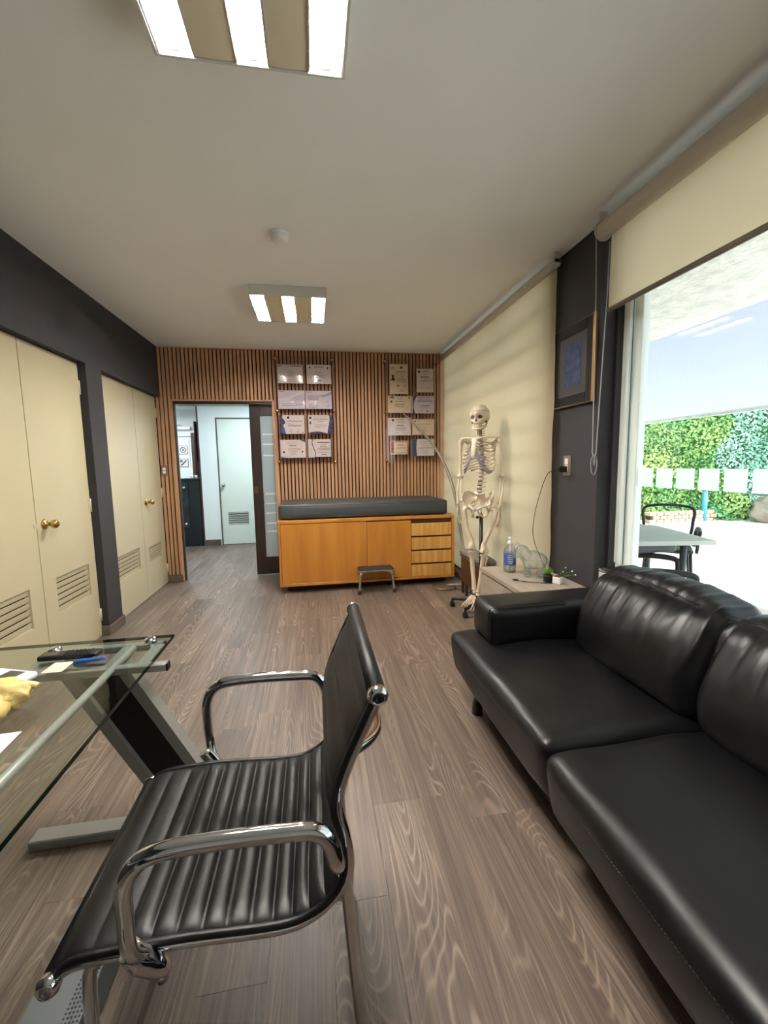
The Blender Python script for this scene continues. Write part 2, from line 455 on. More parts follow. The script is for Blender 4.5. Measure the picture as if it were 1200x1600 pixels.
# ---- left wall: band, jambs, column
b = new()
box(b, -1.85, -2.2, 2.078, XF, 5.085, H)
box(b, -1.85, 3.519, 0, XF, 3.755, 2.078)
box(b, -1.85, -2.2, 0, XF, 1.56, 2.078)
struct('wall_left', b, 'dark_wall')
struct('wall_closet', box(new(), -1.95, 1.5, 0, -1.80, 5.3, 2.2), 'slat_back')
b = new(); box(b, XF, 3.507, .0, XF+.012, 3.767, .078, .003, 1); box(b, -1.68, 3.505, 0, XF+.012, 3.517, .078, .003, 1); box(b, XF-.02, 3.757, 0, XF+.012, 3.768, .078, .003, 1)
struct('baseboard_left', b, 'baseboard_wood')
b = new(); box(b, XD+.002, YB-.014, 0, -1.517, YB-.002, .08, .003, 1)
struct('baseboard_back', b, 'baseboard_wood')
# ---- closet doors
def closet_leaf(n, y0, y1, lv, knob_y=None, hinge_y=None, latch_y=None):
    ly0, ly1, lz0, lz1 = lv
    t0, t1 = XD-.035, XD
    b = new(); g = .002
    box(b, t0, y0+g, .006, t1, ly0, 2.072); box(b, t0, ly1, .006, t1, y1-g, 2.072)
    box(b, t0, ly0, .006, t1, ly1, lz0); box(b, t0, ly0, lz1, t1, ly1, 2.072)
    d = struct('door_%d' % n, b, 'cream_door')
    obj('louvre_shade_sheet', box(new(), t0-.003, ly0, lz0, t0+.004, ly1, lz1), 'louvre_shade', d)  # dark sheet that paints the shade behind the slats
    k = 6; st = (lz1-lz0)/k; s0 = None
    for i in range(k):
        if s0 is None:
            m = new(); box(m, -.0145, ly0+.001, -.5*st*.86, -.0105, ly1-.001, .5*st*.86, rot=Matrix.Rotation(.22, 3, 'Y'))
            o = obj('louvre_slat', m, 'cream_door', d); s0 = o
        else: o = s0.copy(); C.objects.link(o)
        o.location = (XD, 0, lz0+st*(i+.5))
    if knob_y is not None:
        z = .962
        kn = lathe(new(), [(.034, 0), (.034, .004), (.028, .010), (.012, .014), (.011, .034), (.022, .042), (.028, .056), (.026, .070), (.016, .078), (0, .080)], (XD, knob_y, z), 24, 'x')
        obj('knob', kn, 'brass', d)
    if hinge_y:
        for z in (.17, 1.03, 1.90):
            m = new(); cyl(m, (XD+.006, hinge_y, z), .006, .10, 10); box(m, XD, hinge_y-.02, z-.05, XD+.003, hinge_y-.001, z+.05)
            obj('hinge', m, 'hinge', d)
    if latch_y:
        obj('latch_plate', box(new(), XD, latch_y-.012, .945, XD+.004, latch_y+.012, .975, .001, 1), 'cream_door', d)
    return d
closet_leaf(1, 2.213, 2.868, (2.33, 2.745, .362, .60), latch_y=2.853)
closet_leaf(2, 2.872, 3.517, (3.005, 3.415, .365, .60), knob_y=2.948, hinge_y=3.510)
closet_leaf(3, 3.785, 4.474, (3.88, 4.345, .335, .545), latch_y=4.46)
closet_leaf(4, 4.478, 5.058, (4.575, 4.955, .345, .50), knob_y=4.585, hinge_y=5.050)
closet_leaf(5, 1.57, 2.21, (1.70, 2.10, .362, .60))
# ---- back wall: partition with opening, slats
OX0, OX1, OZ = -1.500, -.445, 2.030
b = new()
box(b, -1.85, YB+.022, 0, OX0-.012, 5.12, H); box(b, OX0-.012, YB+.022, OZ+.012, OX1+.012, 5.26, H)
box(b, OX1+.012, YB+.022, 0, 1.70, 5.12, H); box(b, OX1+.012, 5.21, 0, 1.70, 5.26, H)
wb = struct('wall_back', b, 'slat_back')
sm = new(); box(sm, -.0145, 0, -.5, .0145, .022, .5, .0025, 1)
sproto = None
pitch = .0419
x = -1.660
while x < 1.545:
    z0, z1 = 0.0, H
    if OX0-.03 < x < OX1+.03: z0 = OZ+.020
    elif x < OX0: z0 = .078
    if x < XF: z1 = 2.078
    if sproto is None: o = sproto = obj('slat', sm, 'slat_wood', wb)
    else: o = sproto.copy(); C.objects.link(o)
    o.location = (x, YB, (z0+z1)/2); o.scale = (1, 1, z1-z0)
    x += pitch
# opening lining (wood veneer) and dark frame
b = new()
box(b, OX0-.030, YB-.002, 0, OX0-.006, 5.12, OZ+.018, .002, 1); box(b, OX1+.006, YB-.002, 0, OX1+.030, 5.12, OZ+.018, .002, 1)
box(b, OX0-.030, YB-.002, OZ+.004, OX1+.030, YB+.03, OZ+.020, .002, 1)
struct('trim_1', b, 'slat_wood')
b = new(); box(b, OX0-.006, YB+.020, OZ-.028, OX1+.006, 5.26, OZ+.004); box(b, OX0-.006, YB+.02, 0, OX0+.006, YB+.05, OZ-.03)
struct('trim_2', b, 'espresso')
b = new(); box(b, OX0-.006, YB+.055, 0, OX0+.012, 5.115, OZ-.03); box(b, OX0-.02, YB+.055, 0, OX0+.004, 5.135, OZ-.03)
struct('trim_3', b, 'steel_grey')
struct('trim_4', box(new(), 1.545, YB-.004, 0, 1.60, YB+.03, H, .002, 1), 'slat_wood')
# sliding door with frosted banded glass
SX0, SX1 = -.705, .215; sy0, sy1 = 5.135, 5.175
b = new()
box(b, SX0, sy0, .012, SX0+.115, sy1, OZ-.03, .002, 1); box(b, SX1-.115, sy0, .012, SX1, sy1, OZ-.03, .002, 1)
box(b, SX0+.115, sy0, OZ-.030-.115, SX1-.115, sy1, OZ-.03, .002, 1); box(b, SX0+.115, sy0, .012, SX1-.115, sy1, .22, .002, 1)
sd_ = struct('door_6', b, 'espresso')
obj('frosted_pane', box(new(), SX0+.115, sy0+.014, .22, SX1-.115, sy0+.022, OZ-.145), 'door_frost', sd_)
for z in (.52, .62, .74, .856, .97, 1.42, 1.55, 1.664):
    obj('frosted_line', box(new(), SX0+.135, sy0+.009, z, SX1-.135, sy0+.0135, z+.014), 'white_plastic', sd_)
b = new(); box(b, SX0+.012, sy0-.004, .985, SX0+.062, sy0+.001, 1.065, .001, 1); box(b, SX0+.028, sy0-.008, 1.0, SX0+.046, sy0-.003, 1.05, .001, 1)
obj('pull', b, 'brass', sd_)
# ---- right wall: column, header, low walls
b = new()
box(b, 1.624, 2.224, 0, 1.90, 2.724, H)
box(b, 1.66, -2.2, 2.50, 1.90, 2.224, H); box(b, 1.66, 2.724, 2.52, 1.90, 5.12, H)
struct('wall_right', b, 'dark_wall')
b = new(); box(b, 1.66, 2.724, 0, 1.90, 5.12, .12); box(b, 1.66, -2.2, 0, 1.90, 2.224, .66); box(b, 1.66, -2.2, .66, 1.90, -1.2, 2.5); box(b, 1.66, 5.06, .12, 1.9, 5.12, 2.52)
struct('wall_right_low', b, 'wall_white')
b = new(); box(b, 1.636, 2.726, 0, 1.66, 5.06, .10, .004, 1); box(b, 1.628, 2.726, .0, 1.636, 5.06, .05, .003, 1)
struct('baseboard_right', b, 'wall_white')
struct('wall_near', box(new(), -1.95, -2.35, 0, 1.95, -2.2, H), 'wall_white')
# window 1 (behind the closed blind)
b = new()
for yy in (2.724, 3.50, 4.27, 5.02): box(b, 1.76, yy, .12, 1.81, yy+.045, 2.52)
box(b, 1.76, 2.769, .12, 1.81, 5.02, .17); box(b, 1.76, 2.769, 2.47, 1.81, 5.02, 2.52)
w1 = struct('window_1', b, 'frame_white')
obj('pane', box(new(), 1.782, 2.77, .17, 1.788, 5.02, 2.47), 'glass', w1)
for i in range(11): obj('bar', tube(new(), [(1.685, 2.77, .38+i*.19), (1.685, 5.02, .38+i*.19)], .017, 8), 'frame_dark', w1)  # unseen bars added to cast soft shadow bands on the blind
# window 2 (open view)
b = new()
box(b, 1.735, 2.145, .70, 1.80, 2.200, 2.50, .003, 1)       # white stile against the jamb
box(b, 1.745, 2.070, .70, 1.79, 2.130, 2.50, .003, 1)
box(b, 1.72, 2.128, .70, 1.735, 2.150, 2.50, .001, 1)
box(b, 1.745, -1.2, 2.44, 1.79, 2.13, 2.50); box(b, 1.745, -1.2, .66, 1.79, 2.2, .705, .003, 1)
w2 = struct('window_2', b, 'frame_white')
b = new(); box(b, 1.712, 2.200, .66, 1.80, 2.222, 2.50); box(b, 1.700, 2.198, .66, 1.712, 2.206, 2.5)
obj('frame_seal', b, 'frame_dark', w2)
b = new(); box(b, 1.740, 2.134, .70, 1.744, 2.142, 2.5)
obj('gasket', b, 'frame_dark', w2)
obj('sill', box(new(), 1.655, -1.2, .655, 1.80, 2.198, .672, .002, 1), 'steel', w2)
obj('pane', box(new(), 1.764, -1.2, .70, 1.770, 2.075, 2.44), 'glass', w2)
sq = None
y = 2.069
while y > -1.1:
    if sq is None: m = new(); m.faces.new([m.verts.new(q) for q in ((0, -.051, -.0495), (0, -.051, .0495), (0, .051, .0495), (0, .051, -.0495))]); o = sq = obj('frosted_square', m, 'frost_film', w2)
    else: o = sq.copy(); C.objects.link(o)
    o.location = (1.7625, y-.051 if y < 2.05 else y-.051, 1.205)
    y -= .1235
# ---- hall beyond the door
b = new()
box(b, -1.81, 7.33, 0, -1.545, 7.50, 2.45); box(b, -.86, 7.33, 0, 1.2, 7.50, 2.45); box(b, -1.545, 7.33, 2.10, -.86, 7.50, 2.45)
struct('wall_hall', b, 'hall_white')
struct('wall_hall_side', box(new(), -1.838, 7.345, 0, -1.812, 8.60, 2.45), 'red_brown')
b = new(); box(b, -3.75, 9.2, 0, 1.2, 9.35, 2.45); box(b, -3.75, 5.26, 0, -3.6, 9.2, 2.45); box(b, 1.2, 5.26, 0, 1.35, 9.35, 2.45); box(b, -3.6, 5.26, 0, -1.86, 5.36, 2.45); box(b, -1.86, 5.121, 0, -1.80, 5.30, 2.45)
struct('wall_far', b, 'hall_white')
struct('ceiling_hall', box(new(), -3.75, 5.26, 2.45, 1.35, 9.35, 2.55), 'hall_white')
struct('baseboard_hall', box(new(), -1.83, 7.316, 0, -1.56, 7.33, .10, .003, 1), 'baseboard_wood')
b = new(); box(b, -1.545, 7.325, .0, -1.530, 7.36, 2.10); box(b, -.875, 7.325, 0, -.86, 7.36, 2.10); box(b, -1.53, 7.325, 2.085, -.875, 7.36, 2.10)
struct('trim_5', b, 'baseboard_wood')
b = new(); dx0, dx1 = -1.528, -.877
lx0, lx1, lz0, lz1 = -1.43, -1.10, .33, .55
box(b, dx0, 7.352, .01, lx0, 7.39, 2.083); box(b, lx1, 7.352, .01, dx1, 7.39, 2.083); box(b, lx0, 7.352, .01, lx1, 7.39, lz0); box(b, lx0, 7.352, lz1, lx1, 7.39, 2.083)
d7 = struct('door_7', b, 'hall_door')
obj('louvre_shade_sheet', box(new(), lx0, 7.39, lz0, lx1, 7.394, lz1), 'louvre_shade', d7)  # shade behind the hall door slats, painted as a dark sheet
for i in range(6):
    z = lz0+(lz1-lz0)*(i+.5)/6
    obj('louvre_slat', box(new(), lx0, 7.356, z-.013, lx1, 7.361, z+.013, rot=Matrix.Rotation(.5, 3, 'X')), 'hall_door', d7)
obj('knob', lathe(new(), [(.03, 0), (.03, .005), (.012, .012), (.012, .03), (.026, .042), (.026, .06), (.01, .066)], (-1.475, 7.352, 1.0), 20, '-y'), 'nickel', d7)
# dark doorway and mouldings on the far hall wall
b = new(); box(b, -2.42, 9.17, 0, -2.36, 9.2, 2.0); box(b, -2.36, 9.17, 1.94, -1.75, 9.2, 2.0)
struct('trim_6', b, 'brown_wood')
struct('door_8', box(new(), -2.36, 9.18, 0, -1.75, 9.199, 1.94), 'black_panel')
b = new(); box(b, -3.6, 9.16, 1.93, -2.42, 9.2, 1.95); box(b, -2.475, 9.185, 1.30, -2.465, 9.2, 1.86)
struct('trim_7', b, 'hall_white')

# ================================================================== OUTSIDE
b = box(new(), 1.90, -6, -.30, 16, 14, -.03)
te = struct('terrace', b, 'grout')
tm = new(); box(tm, -.297, -.297, -.03, .297, .297, 0, .003, 1); tp = None; n = 0
ang = 0
for i in range(16):
    for j in range(18):
        X = 2.22+i*.6; Y = -2.4+j*.6
        if Y > 10.3-.44*(X-2.6): continue
        if tp is None: o = tp = obj('tile', tm, 'terrace_tile', te)
        else: o = tp.copy(); C.objects.link(o)
        o.location = (X, Y, -.001)
        n += 1
struct('eave', box(new(), 1.90, -6, 2.72, 4.10, 9, 2.95), 'concrete')
b = new()
P = [(4.10, -6, 2.74), (5.25, -6, 1.90), (5.25, 9, 1.90), (4.10, 9, 2.74)]
lo = [b.verts.new(p) for p in P]; hi = [b.verts.new((p[0], p[1], p[2]+.012)) for p in P]
b.faces.new(lo); b.faces.new(hi[::-1])
for i in range(4): b.faces.new((lo[i], hi[i], hi[(i+1) % 4], lo[(i+1) % 4]))
aw = struct('awning', b, 'awning')
obj('fascia', box(new(), 5.25, -6, 1.865, 5.30, 9, 1.93), 'concrete', aw)
# hedge wall
hx = Vector((1, -.443, 0)).normalized(); hn = Vector((-hx.y, hx.x, 0)); ho_ = Vector((7.15, 8.29, 0))
def H_(s, t, z): return ho_ + hx*s + hn*t + Vector((0, 0, z))
b = new()
vs_ = [b.verts.new(H_(s, t, z)) for s, t, z in ((-6, .25, 0), (9, .25, 0), (9, .7, 0), (-6, .7, 0), (-6, .25, 3.6), (9, .25, 3.6), (9, .7, 3.6), (-6, .7, 3.6))]
for f in ((0, 1, 5, 4), (1, 2, 6, 5), (2, 3, 7, 6), (3, 0, 4, 7), (4, 5, 6, 7), (0, 3, 2, 1)): b.faces.new([vs_[i] for i in f])
hg = tag(obj('ivy_hedge', b, 'hedge_core'), 'tall green ivy hedge covering the far garden wall behind the terrace', 'hedge')
lf = [new(), new(), new()]
for i in range(26000):
    s = random.uniform(-2.2, 5.2); z = random.uniform(0, 3.4); t = .22-.22*random.random()-.12*noise.noise(Vector((s*1.3, z*1.3, 0)))
    if z < .5: t -= .45*(.5-z)*random.random()*2
    c = H_(s, t, z)
    k = noise.noise(Vector((s*.9, z*1.4, 3)))
    q = 2 if s+z*.35 > 2.05+.5*k else (0 if k > -.12 else 1)
    r = random.uniform(.022, .05)
    nrm = (-hn + Vector((random.uniform(-.7, .7), random.uniform(-.7, .7), random.uniform(-.2, .9)))).normalized()
    a = nrm.cross(Vector((random.random()-.5, random.random()-.5, random.random()-.5))).normalized(); d = nrm.cross(a)
    m = lf[q]
    v = [m.verts.new(c+a*r), m.verts.new(c+d*r*.55+nrm*.01), m.verts.new(c-a*r*.9), m.verts.new(c-d*r*.55+nrm*.01)]
    m.faces.new(v)
for q, mm in zip(lf, ('leaf_bright', 'leaf_green', 'leaf_blue')): obj('leaves', q, mm, hg, kind='stuff')
# rock, planter and pipe by the hedge
rk = ball(new(), (9.15, 7.05, .24), .42, 3, (1, .8, .8), lambda d: 1+.25*noise.noise(d*2.2)+.1*noise.noise(d*6))
tag(obj('boulder', rk, 'rock'), 'rough brown boulder at the foot of the hedge, right edge of the view', 'rock')
tag(obj('pipe', tube(new(), [(8.05, 7.58, 0), (8.05, 7.58, .62)], .05, 12), 'pipe_blue'), 'short blue upright pipe standing in front of the hedge', 'pipe')
pl = thing('stone_planter', 'low tan stone planter edge on the terrace before the hedge', 'planter', (7.6, 7.9, 0))
n = 0
for k in range(3):
    for i in range(9):
        X = 6.75+i*.17+(.08 if k % 2 else 0)
        obj('stone', box(new(), X, 7.55+.0, k*.075, X+.155, 7.72, k*.075+.068, .012, 1), 'stone', pl)
obj('bed', box(new(), 6.78, 7.57, 0, 8.3, 7.70, .215), 'soil', pl)
# patio table and chairs
pt = thing('patio_table', 'grey framed glass topped table on the terrace outside the window', 'table', (2.6, 3.0, 0))
tc_ = [(1.98, 2.55), (2.685, 2.42), (2.86, 3.15), (2.15, 3.28)]
obj('tabletop', prism(new(), tc_, .715, .745, 'z'), 'patio_table', pt)
obj('glass_inlay', prism(new(), [(2.02, 2.58), (2.65, 2.46), (2.81, 3.12), (2.18, 3.24)], .746, .752, 'z'), 'frosted', pt)
for x, y in ((2.1, 2.66), (2.58, 2.57), (2.72, 3.05), (2.25, 3.14)):
    obj('leg', tube(new(), [(x, y, 0), (x, y, .45), (x, y, .715)], .022, 8), 'patio_grey', pt)
obj('apron', box(new(), 2.12, 2.66, .62, 2.62, 3.05, .70, .02, 2), 'patio_grey', pt)
def patio_chair(loc, rz, label):
    t = thing('patio_chair', label, 'chair', loc, 'patio chairs around the terrace table', rz); t['_local'] = 1
    obj('seat', puff(new(), -.23, -.22, .40, .23, .22, .45, .03, (8, 8, 3)), 'black_plastic', t)
    obj('back_frame', tube(new(), [(-.20, .20, .42), (-.24, .25, .70), (-.21, .27, .88), (.21, .27, .88), (.24, .25, .70), (.20, .20, .42)], .017, 8, 5), 'black_plastic', t)
    for s in (-1, 1):
        obj('armrest', tube(new(), [(s*.26, .18, .44), (s*.27, .14, .62), (s*.275, .02, .665), (s*.27, -.20, .655), (s*.26, -.24, .60), (s*.25, -.22, .43)], [.028, .026, .024, .022, .018, .016], 8, 5), 'black_plastic', t)
    for x, y in ((-.2, -.2), (.2, -.2), (-.2, .2), (.2, .2)):
        obj('leg', tube(new(), [(x, y, .41), (x*1.15, y*1.15, 0)], .015, 8), 'black_plastic', t)
    t.scale = (.92, .92, .90)
    return t
patio_chair((3.60, 3.78, 0), -.72, 'black open-backed patio chair on the far side of the terrace table')
patio_chair((2.24, 2.50, 0), 1.0, 'black curved-arm patio chair right behind the window, nearest the sofa')
#@@OBJECTS
# ================================================================== BIG OBJECTS
# ---- examination couch: cabinet and cushion
ct = thing('cabinet', 'long honey oak cabinet with two plain doors and four drawers under the couch cushion', 'cabinet', (.55, 4.66, 0))
X0, X1, Y0, Y1, Z0, Z1 = -.372, 1.470, 4.30, 5.03, .075, .752
b = new()
box(b, X0, Y0, Z0, X0+.022, Y1, Z1, .0015, 1); box(b, X1-.028, Y0, Z0, X1, Y1, Z1, .0015, 1)
box(b, X0+.022, Y0, Z1-.03, X1-.028, Y1, Z1, .0015, 1); box(b, X0+.022, Y0, Z0, X1-.028, Y1, Z0+.026, .0015, 1)
box(b, X0+.022, Y1-.02, Z0, X1-.028, Y1, Z1-.03)
obj('body', b, 'oak', ct)
obj('plinth', box(new(), X0+.06, Y0+.14, 0, X1-.06, Y1-.03, Z0), 'brown_wood', ct)
obj('inner_shadow_board', box(new(), X0+.023, Y0+.022, Z0+.026, X1-.03, Y0+.028, Z1-.03), 'brown_wood', ct)
obj('door', box(new(), X0+.026, Y0+.004, Z0+.030, .523, Y0+.022, Z1-.034, .0015, 1), 'oak', ct)
obj('door', box(new(), .527, Y0+.004, Z0+.030, .994, Y0+.022, Z1-.044, .0015, 1), 'oak', ct)
zz = [(.104, .226), (.246, .372), (.392, .520), (.540, .672)]
for a, c in zz: obj('drawer', box(new(), 1.000, Y0+.004, a, X1-.032, Y0+.022, c, .0015, 1), 'oak_drawer', ct)
cu = new()
puff(cu, X0+.005, 4.345, .7535, 1.415, 5.0, .915, .03, (40, 10, 6), (.004, .006, .008))
cw = tag(obj('couch_cushion', cu, 'vinyl'), 'thick charcoal vinyl cushion lying on the honey oak cabinet', 'cushion')
b = new()
for z in (.775, .895): tube(b, [(X0+.02, 4.343, z), (1.40, 4.343, z)], .0025, 5)
obj('seam', b, 'vinyl', cw)
# ---- step stool
st = thing('step_stool', 'small chrome legged step stool with a black ribbed top before the oak cabinet', 'stool', (.595, 4.25, 0))
b = new(); box(b, .405, 4.125, .222, .785, 4.395, .238, .006, 2); obj('rim', b, 'chrome', st)
b = new(); box(b, .417, 4.137, .2385, .773, 4.383, .2435, .001, 1)
for i in range(12): box(b, .43+i*.0285, 4.145, .2436, .438+i*.0285, 4.375, .2455)
obj('tread', b, 'rubber', st)
for s, x in ((-1, .43), (1, .76)):
    for yy, d in ((4.14, -.012), (4.38, .012)):
        lg = obj('leg', tube(new(), [(x-s*.06, 4.26+(yy-4.26)*.5, .215), (x-s*.012, yy, .208), (x, yy+d*.3, .17), (x+s*.012, yy+d, .03)], .0140, 10, 5), 'chrome', st)
        obj('rubber_foot', cyl(new(), (x+s*.0125, yy+d, .016), .0165, .032, 16, bev=.003), 'rubber', lg)
# ---- sofa
sf = thing('sofa', 'black leather sofa with two wide seat cushions by the window', 'sofa', (1.15, 1.1, 0))
def wr(p, u, k=.006, s=5.0, seed=0):
    return p + Vector((noise.noise(p*s+Vector((seed, 0, 0))), noise.noise(p*s+Vector((0, seed, 4))), noise.noise(p*s+Vector((9, 0, seed)))))*k
def seat(y0, y1, x0, seed, full=False):
    def fn(p, u):
        q = wr(p, u, .006, 6, seed)
        if u.x < -.2: q.x += .032*(1-u.z)/2*((-u.x-.2)/.8)     # front face leans in towards the floor
        q.z += .006*math.cos(u.x*2)*max(0, u.z)
        return q
    return puff(new(), x0, y0, .200, 1.36, y1, .425, .045, (26, 30, 8), (.012, .004, .020), fn)
c1 = obj('seat_cushion', seat(1.122, 2.075, .672, 1), 'leather', sf)
c2 = obj('seat_cushion', seat(.165, 1.116, .655, 2), 'leather', sf)
for c, (a, d), x0 in ((c1, (1.16, 2.04), .672), (c2, (.20, 1.08), .655)):
    b = new()
    for i in range(110):
        y = a+(d-a)*i/110
        tube(b, [(x0-.0085+.004, y, .372), (x0-.0085+.004, y+.0045, .372)], .0009, 4)
    obj('stitching', b, 'thread', c)
c3 = obj('seat_cushion', seat(-.79, .159, .655, 3), 'leather', sf)
def backc(y0, y1, seed):
    def fn(p, u):
        q = wr(p, u, .010, 7, seed)
        t = (u.z+1)/2
        q.x += .115*t - .04*math.sin(PI*t)*(u.x < 0)          # leans back, belly forward
        q.x += .03*(1-abs(u.y))*0
        # gathered leather folds running down from the top seam
        fold = math.sin(u.y*26+3*noise.noise(Vector((u.y*3, seed, u.z))))*.5+math.sin(u.y*47+seed)*.3
        amt = max(0, 1-abs(t-.86)/.42)
        if u.x < 0 or u.z > .9: q.x += -.013*fold*amt; q.z += .007*fold*(u.z > .9)
        q.z += (.012*math.cos(u.y*PI/2)) * (u.z > 0)
        return q
    return puff(new(), 1.185, y0, .405, 1.40, y1, .80, .065, (10, 52, 22), (.035, .012, .02), fn)
for k, (a, d) in enumerate(((1.135, 1.765), (.475, 1.125), (-.19, .465))):
    o = obj('back_cushion', backc(a, d, k*3.7+1), 'leather', sf)
    b = new()
    for off in (0, .012):
        pts = []
        for i in range(25):
            t = i/24; y = a+.05+(d-a-.10)*t
            pts.append((1.262+off+.002*math.sin(i*1.7)-.008, y, .803+off*.7+.014*math.sin(PI*t)+.002*math.sin(i*2.3)))
        tube(b, pts, .0022, 5)
    obj('seam', b, 'leather', o)
def armfn(p, u):
    q = wr(p, u, .004, 6, 5)
    return q
arm = obj('arm', puff(new(), .800, 1.80, .425, 1.60, 2.045, .615, .035, (22, 10, 8), (.012, .006, .010), armfn), 'leather', sf)
b = new()
for dz in (0, ):
    tube(b, [(.80, 1.815, .45), (.797, 1.812, .58), (.803, 1.815, .602), (.83, 1.812, .614), (1.18, 1.812, .616)], .0022, 5)
    tube(b, [(.812, 1.83, .45), (.792, 1.835, .58), (.803, 1.835, .606), (.83, 1.83, .621), (1.18, 1.83, .624)], .0018, 5)
obj('seam', b, 'leather', arm)
obj('base', box(new(), .80, -.78, .075, 1.58, 2.04, .20, .01, 2), 'rubber', sf)
obj('back_frame', puff(new(), 1.44, -.80, .20, 1.61, 1.80, .70, .04, (6, 30, 8), (0, 0, 0)), 'leather', sf)
for x, y in ((.80, 1.97), (1.52, 1.97), (.80, -.7), (1.52, -.7)):
    obj('leg', cyl(new(), (x, y, .0375), .030, .075, 18, r2=.024, bev=.003), 'black_plastic', sf)
# ---- office chair (visitor chair on a sled base), faces the desk (-x)
ch = thing('office_chair', 'black ribbed leather chair with chrome armrests, drawn up beside the glass desk', 'chair', (-.2, .95, 0))
YN, YFr = .72, 1.18
prof = smooth_pts([(-.475, 0, .428), (-.44, 0, .456), (-.35, 0, .463), (-.25, 0, .462), (-.10, 0, .452), (-.035, 0, .463), (.012, 0, .497), (.032, 0, .545), (.027, 0, .61), (.015, 0, .67), (.027, 0, .73), (.066, 0, .82), (.098, 0, .884)], 42)
# arc length parameter and soft channels
def arclen(P):
    s = [0]
    for a, c in zip(P, P[1:]): s.append(s[-1]+(c-a).length)
    return s
S = arclen(prof)
def chan(s):      # raised channel between stitched lines (seat 11 wide channels, then back)
    edges = [.0, .075, .125, .170, .213, .256, .299, .342, .382, .418, .452, .490, .535, .585, .65, .72, .80, .88, .96, 1.04]
    for a, c in zip(edges, edges[1:]):
        if a <= s < c:
            t = (s-a)/(c-a); amp = .0105 if .10 < a < .46 else .006
            if a < .1: amp = .004
            return amp*(1-abs(2*t-1)**2.6)
    return 0
b = new(); ny = 18; top = []; bot = []
for i, p in enumerate(prof):
    t = (prof[min(i+1, len(prof)-1)]-prof[max(i-1, 0)]).normalized(); nrm = Vector((-t.z, 0, t.x))
    if nrm.z < 0 and i < 180: nrm = -nrm
    sag = .010*math.sin(PI*min(1, S[i]/.5))
    ra, rb = [], []
    for j in range(ny+1):
        v = j/ny; y = YN-.006+(YFr-YN+.012)*v
        edge = 1-abs(2*v-1)**10
        h = .008 + chan(S[i])*edge 
        q = Vector((p.x, y, p.z)) - nrm*sag*(1-abs(2*v-1)**2)*.8
        ra.append(b.verts.new(q+nrm*h*edge)); rb.append(b.verts.new(q-nrm*(.006*edge+.001)))
    top.append(ra); bot.append(rb)
for i in range(len(prof)-1):
    for j in range(ny):
        f = b.faces.new((top[i][j], top[i+1][j], top[i+1][j+1], top[i][j+1])); f.smooth = True
        f = b.faces.new((bot[i][j], bot[i][j+1], bot[i+1][j+1], bot[i+1][j])); f.smooth = True
    b.faces.new((top[i][0], bot[i][0], bot[i+1][0], top[i+1][0])); b.faces.new((top[i][ny], top[i+1][ny], bot[i+1][ny], bot[i][ny]))
for R_ in (0, -1):
    for j in range(ny): b.faces.new((top[R_][j], top[R_][j+1], bot[R_][j+1], bot[R_][j]))
obj('seat_sling', b, 'chair_leather', ch)
for y, s in ((YN, -1), (YFr, 1)):
    m = new(); tube(m, [Vector((p.x-.004 if p.z < .5 else p.x+.010, y, p.z-.012 if p.z < .5 else p.z)) for p in prof[::9]], .0085, 8, flat=.75); r_ = obj('side_rail', m, 'chrome', ch)
    m = new(); tube(m, [Vector((p.x, y, p.z)) for p in prof[::9]], .0075, 6); obj('rail_piping', m, 'chair_leather', r_)
# head roll and front roll with caps
for nm, c, rr in (('back_roll', (.100, .885), .017), ('front_roll', (-.478, .424), .017)):
    m = new(); tube(m, [(c[0], YN-.004, c[1]), (c[0], YFr+.004, c[1])], rr, 20); ro = obj(nm, m, 'chair_leather', ch)
    for y, ax in ((YN-.003, '-y'), (YFr+.003, 'y')):
        obj('end_cap', lathe(new(), [(rr+.002, -.004), (rr+.0025, .006), (rr-.002, .013), (rr-.006, .016), (rr-.007, .013), (0, .013)], (c[0], y, c[1]), 24, ax), 'chrome', ro)
        obj('cap_disc', lathe(new(), [(rr-.0075, .0125), (rr-.009, .0155), (.004, .0155), (.004, .0135), (0, .0135)], (c[0], y, c[1]), 20, ax), 'black_plastic' if nm == 'back_roll' else 'steel', ro)
# armrests: flat chrome loops
for y, yr, s in ((.675, .712, -1), (1.225, 1.188, 1)):
    P = [(.018, yr, .575), (.016, y, .60), (.006, y, .645), (-.02, y, .672), (-.07, y, .678), (-.17, y, .682), (-.262, y, .680), (-.305, y, .664), (-.327, y, .625), (-.330, y, .57), (-.327, y, .505), (-.315, yr+s*.012, .462), (-.300, yr+s*.004, .432)]
    R_ = [.011, .0125, .0135, .0135, .0135, .0135, .0135, .0135, .0125, .0115, .011, .011, .011]
    a = obj('armrest', tube(new(), P, R_, 14, 6, flat=1.15), 'chrome', ch)
    m = new(); tube(m, [(-.338, yr+s*.018, .488), (-.320, yr+s*.016, .462), (-.298, yr+s*.010, .436), (-.285, yr+s*.006, .420)], [.018, .020, .017, .010], 12, 3)
    obj('arm_bracket', m, 'chrome', a)
    obj('bolt', cyl(new(), (-.292, yr+s*.010, .418), .010, .020, 12, bev=.002), 'chrome', a); obj('bolt', cyl(new(), (.020, yr+s*.004, .578), .012, .03, 12, 'y', bev=.003), 'chrome', a)
obj('stretcher', tube(new(), [(.020, 1.172, .66), (.08, 1.12, .67), (.126, 1.00, .69), (.122, .88, .72), (.098, .80, .745), (.062, .742, .765), (.044, .726, .77)], .0095, 12, 5), 'chrome', ch)
obj('stretcher', tube(new(), [(-.36, YN, .448), (-.36, .95, .438), (-.36, YFr, .448)], .010, 10), 'chrome', ch)
obj('stretcher', tube(new(), [(-.06, YN, .44), (-.06, .95, .43), (-.06, YFr, .44)], .010, 10), 'chrome', ch)
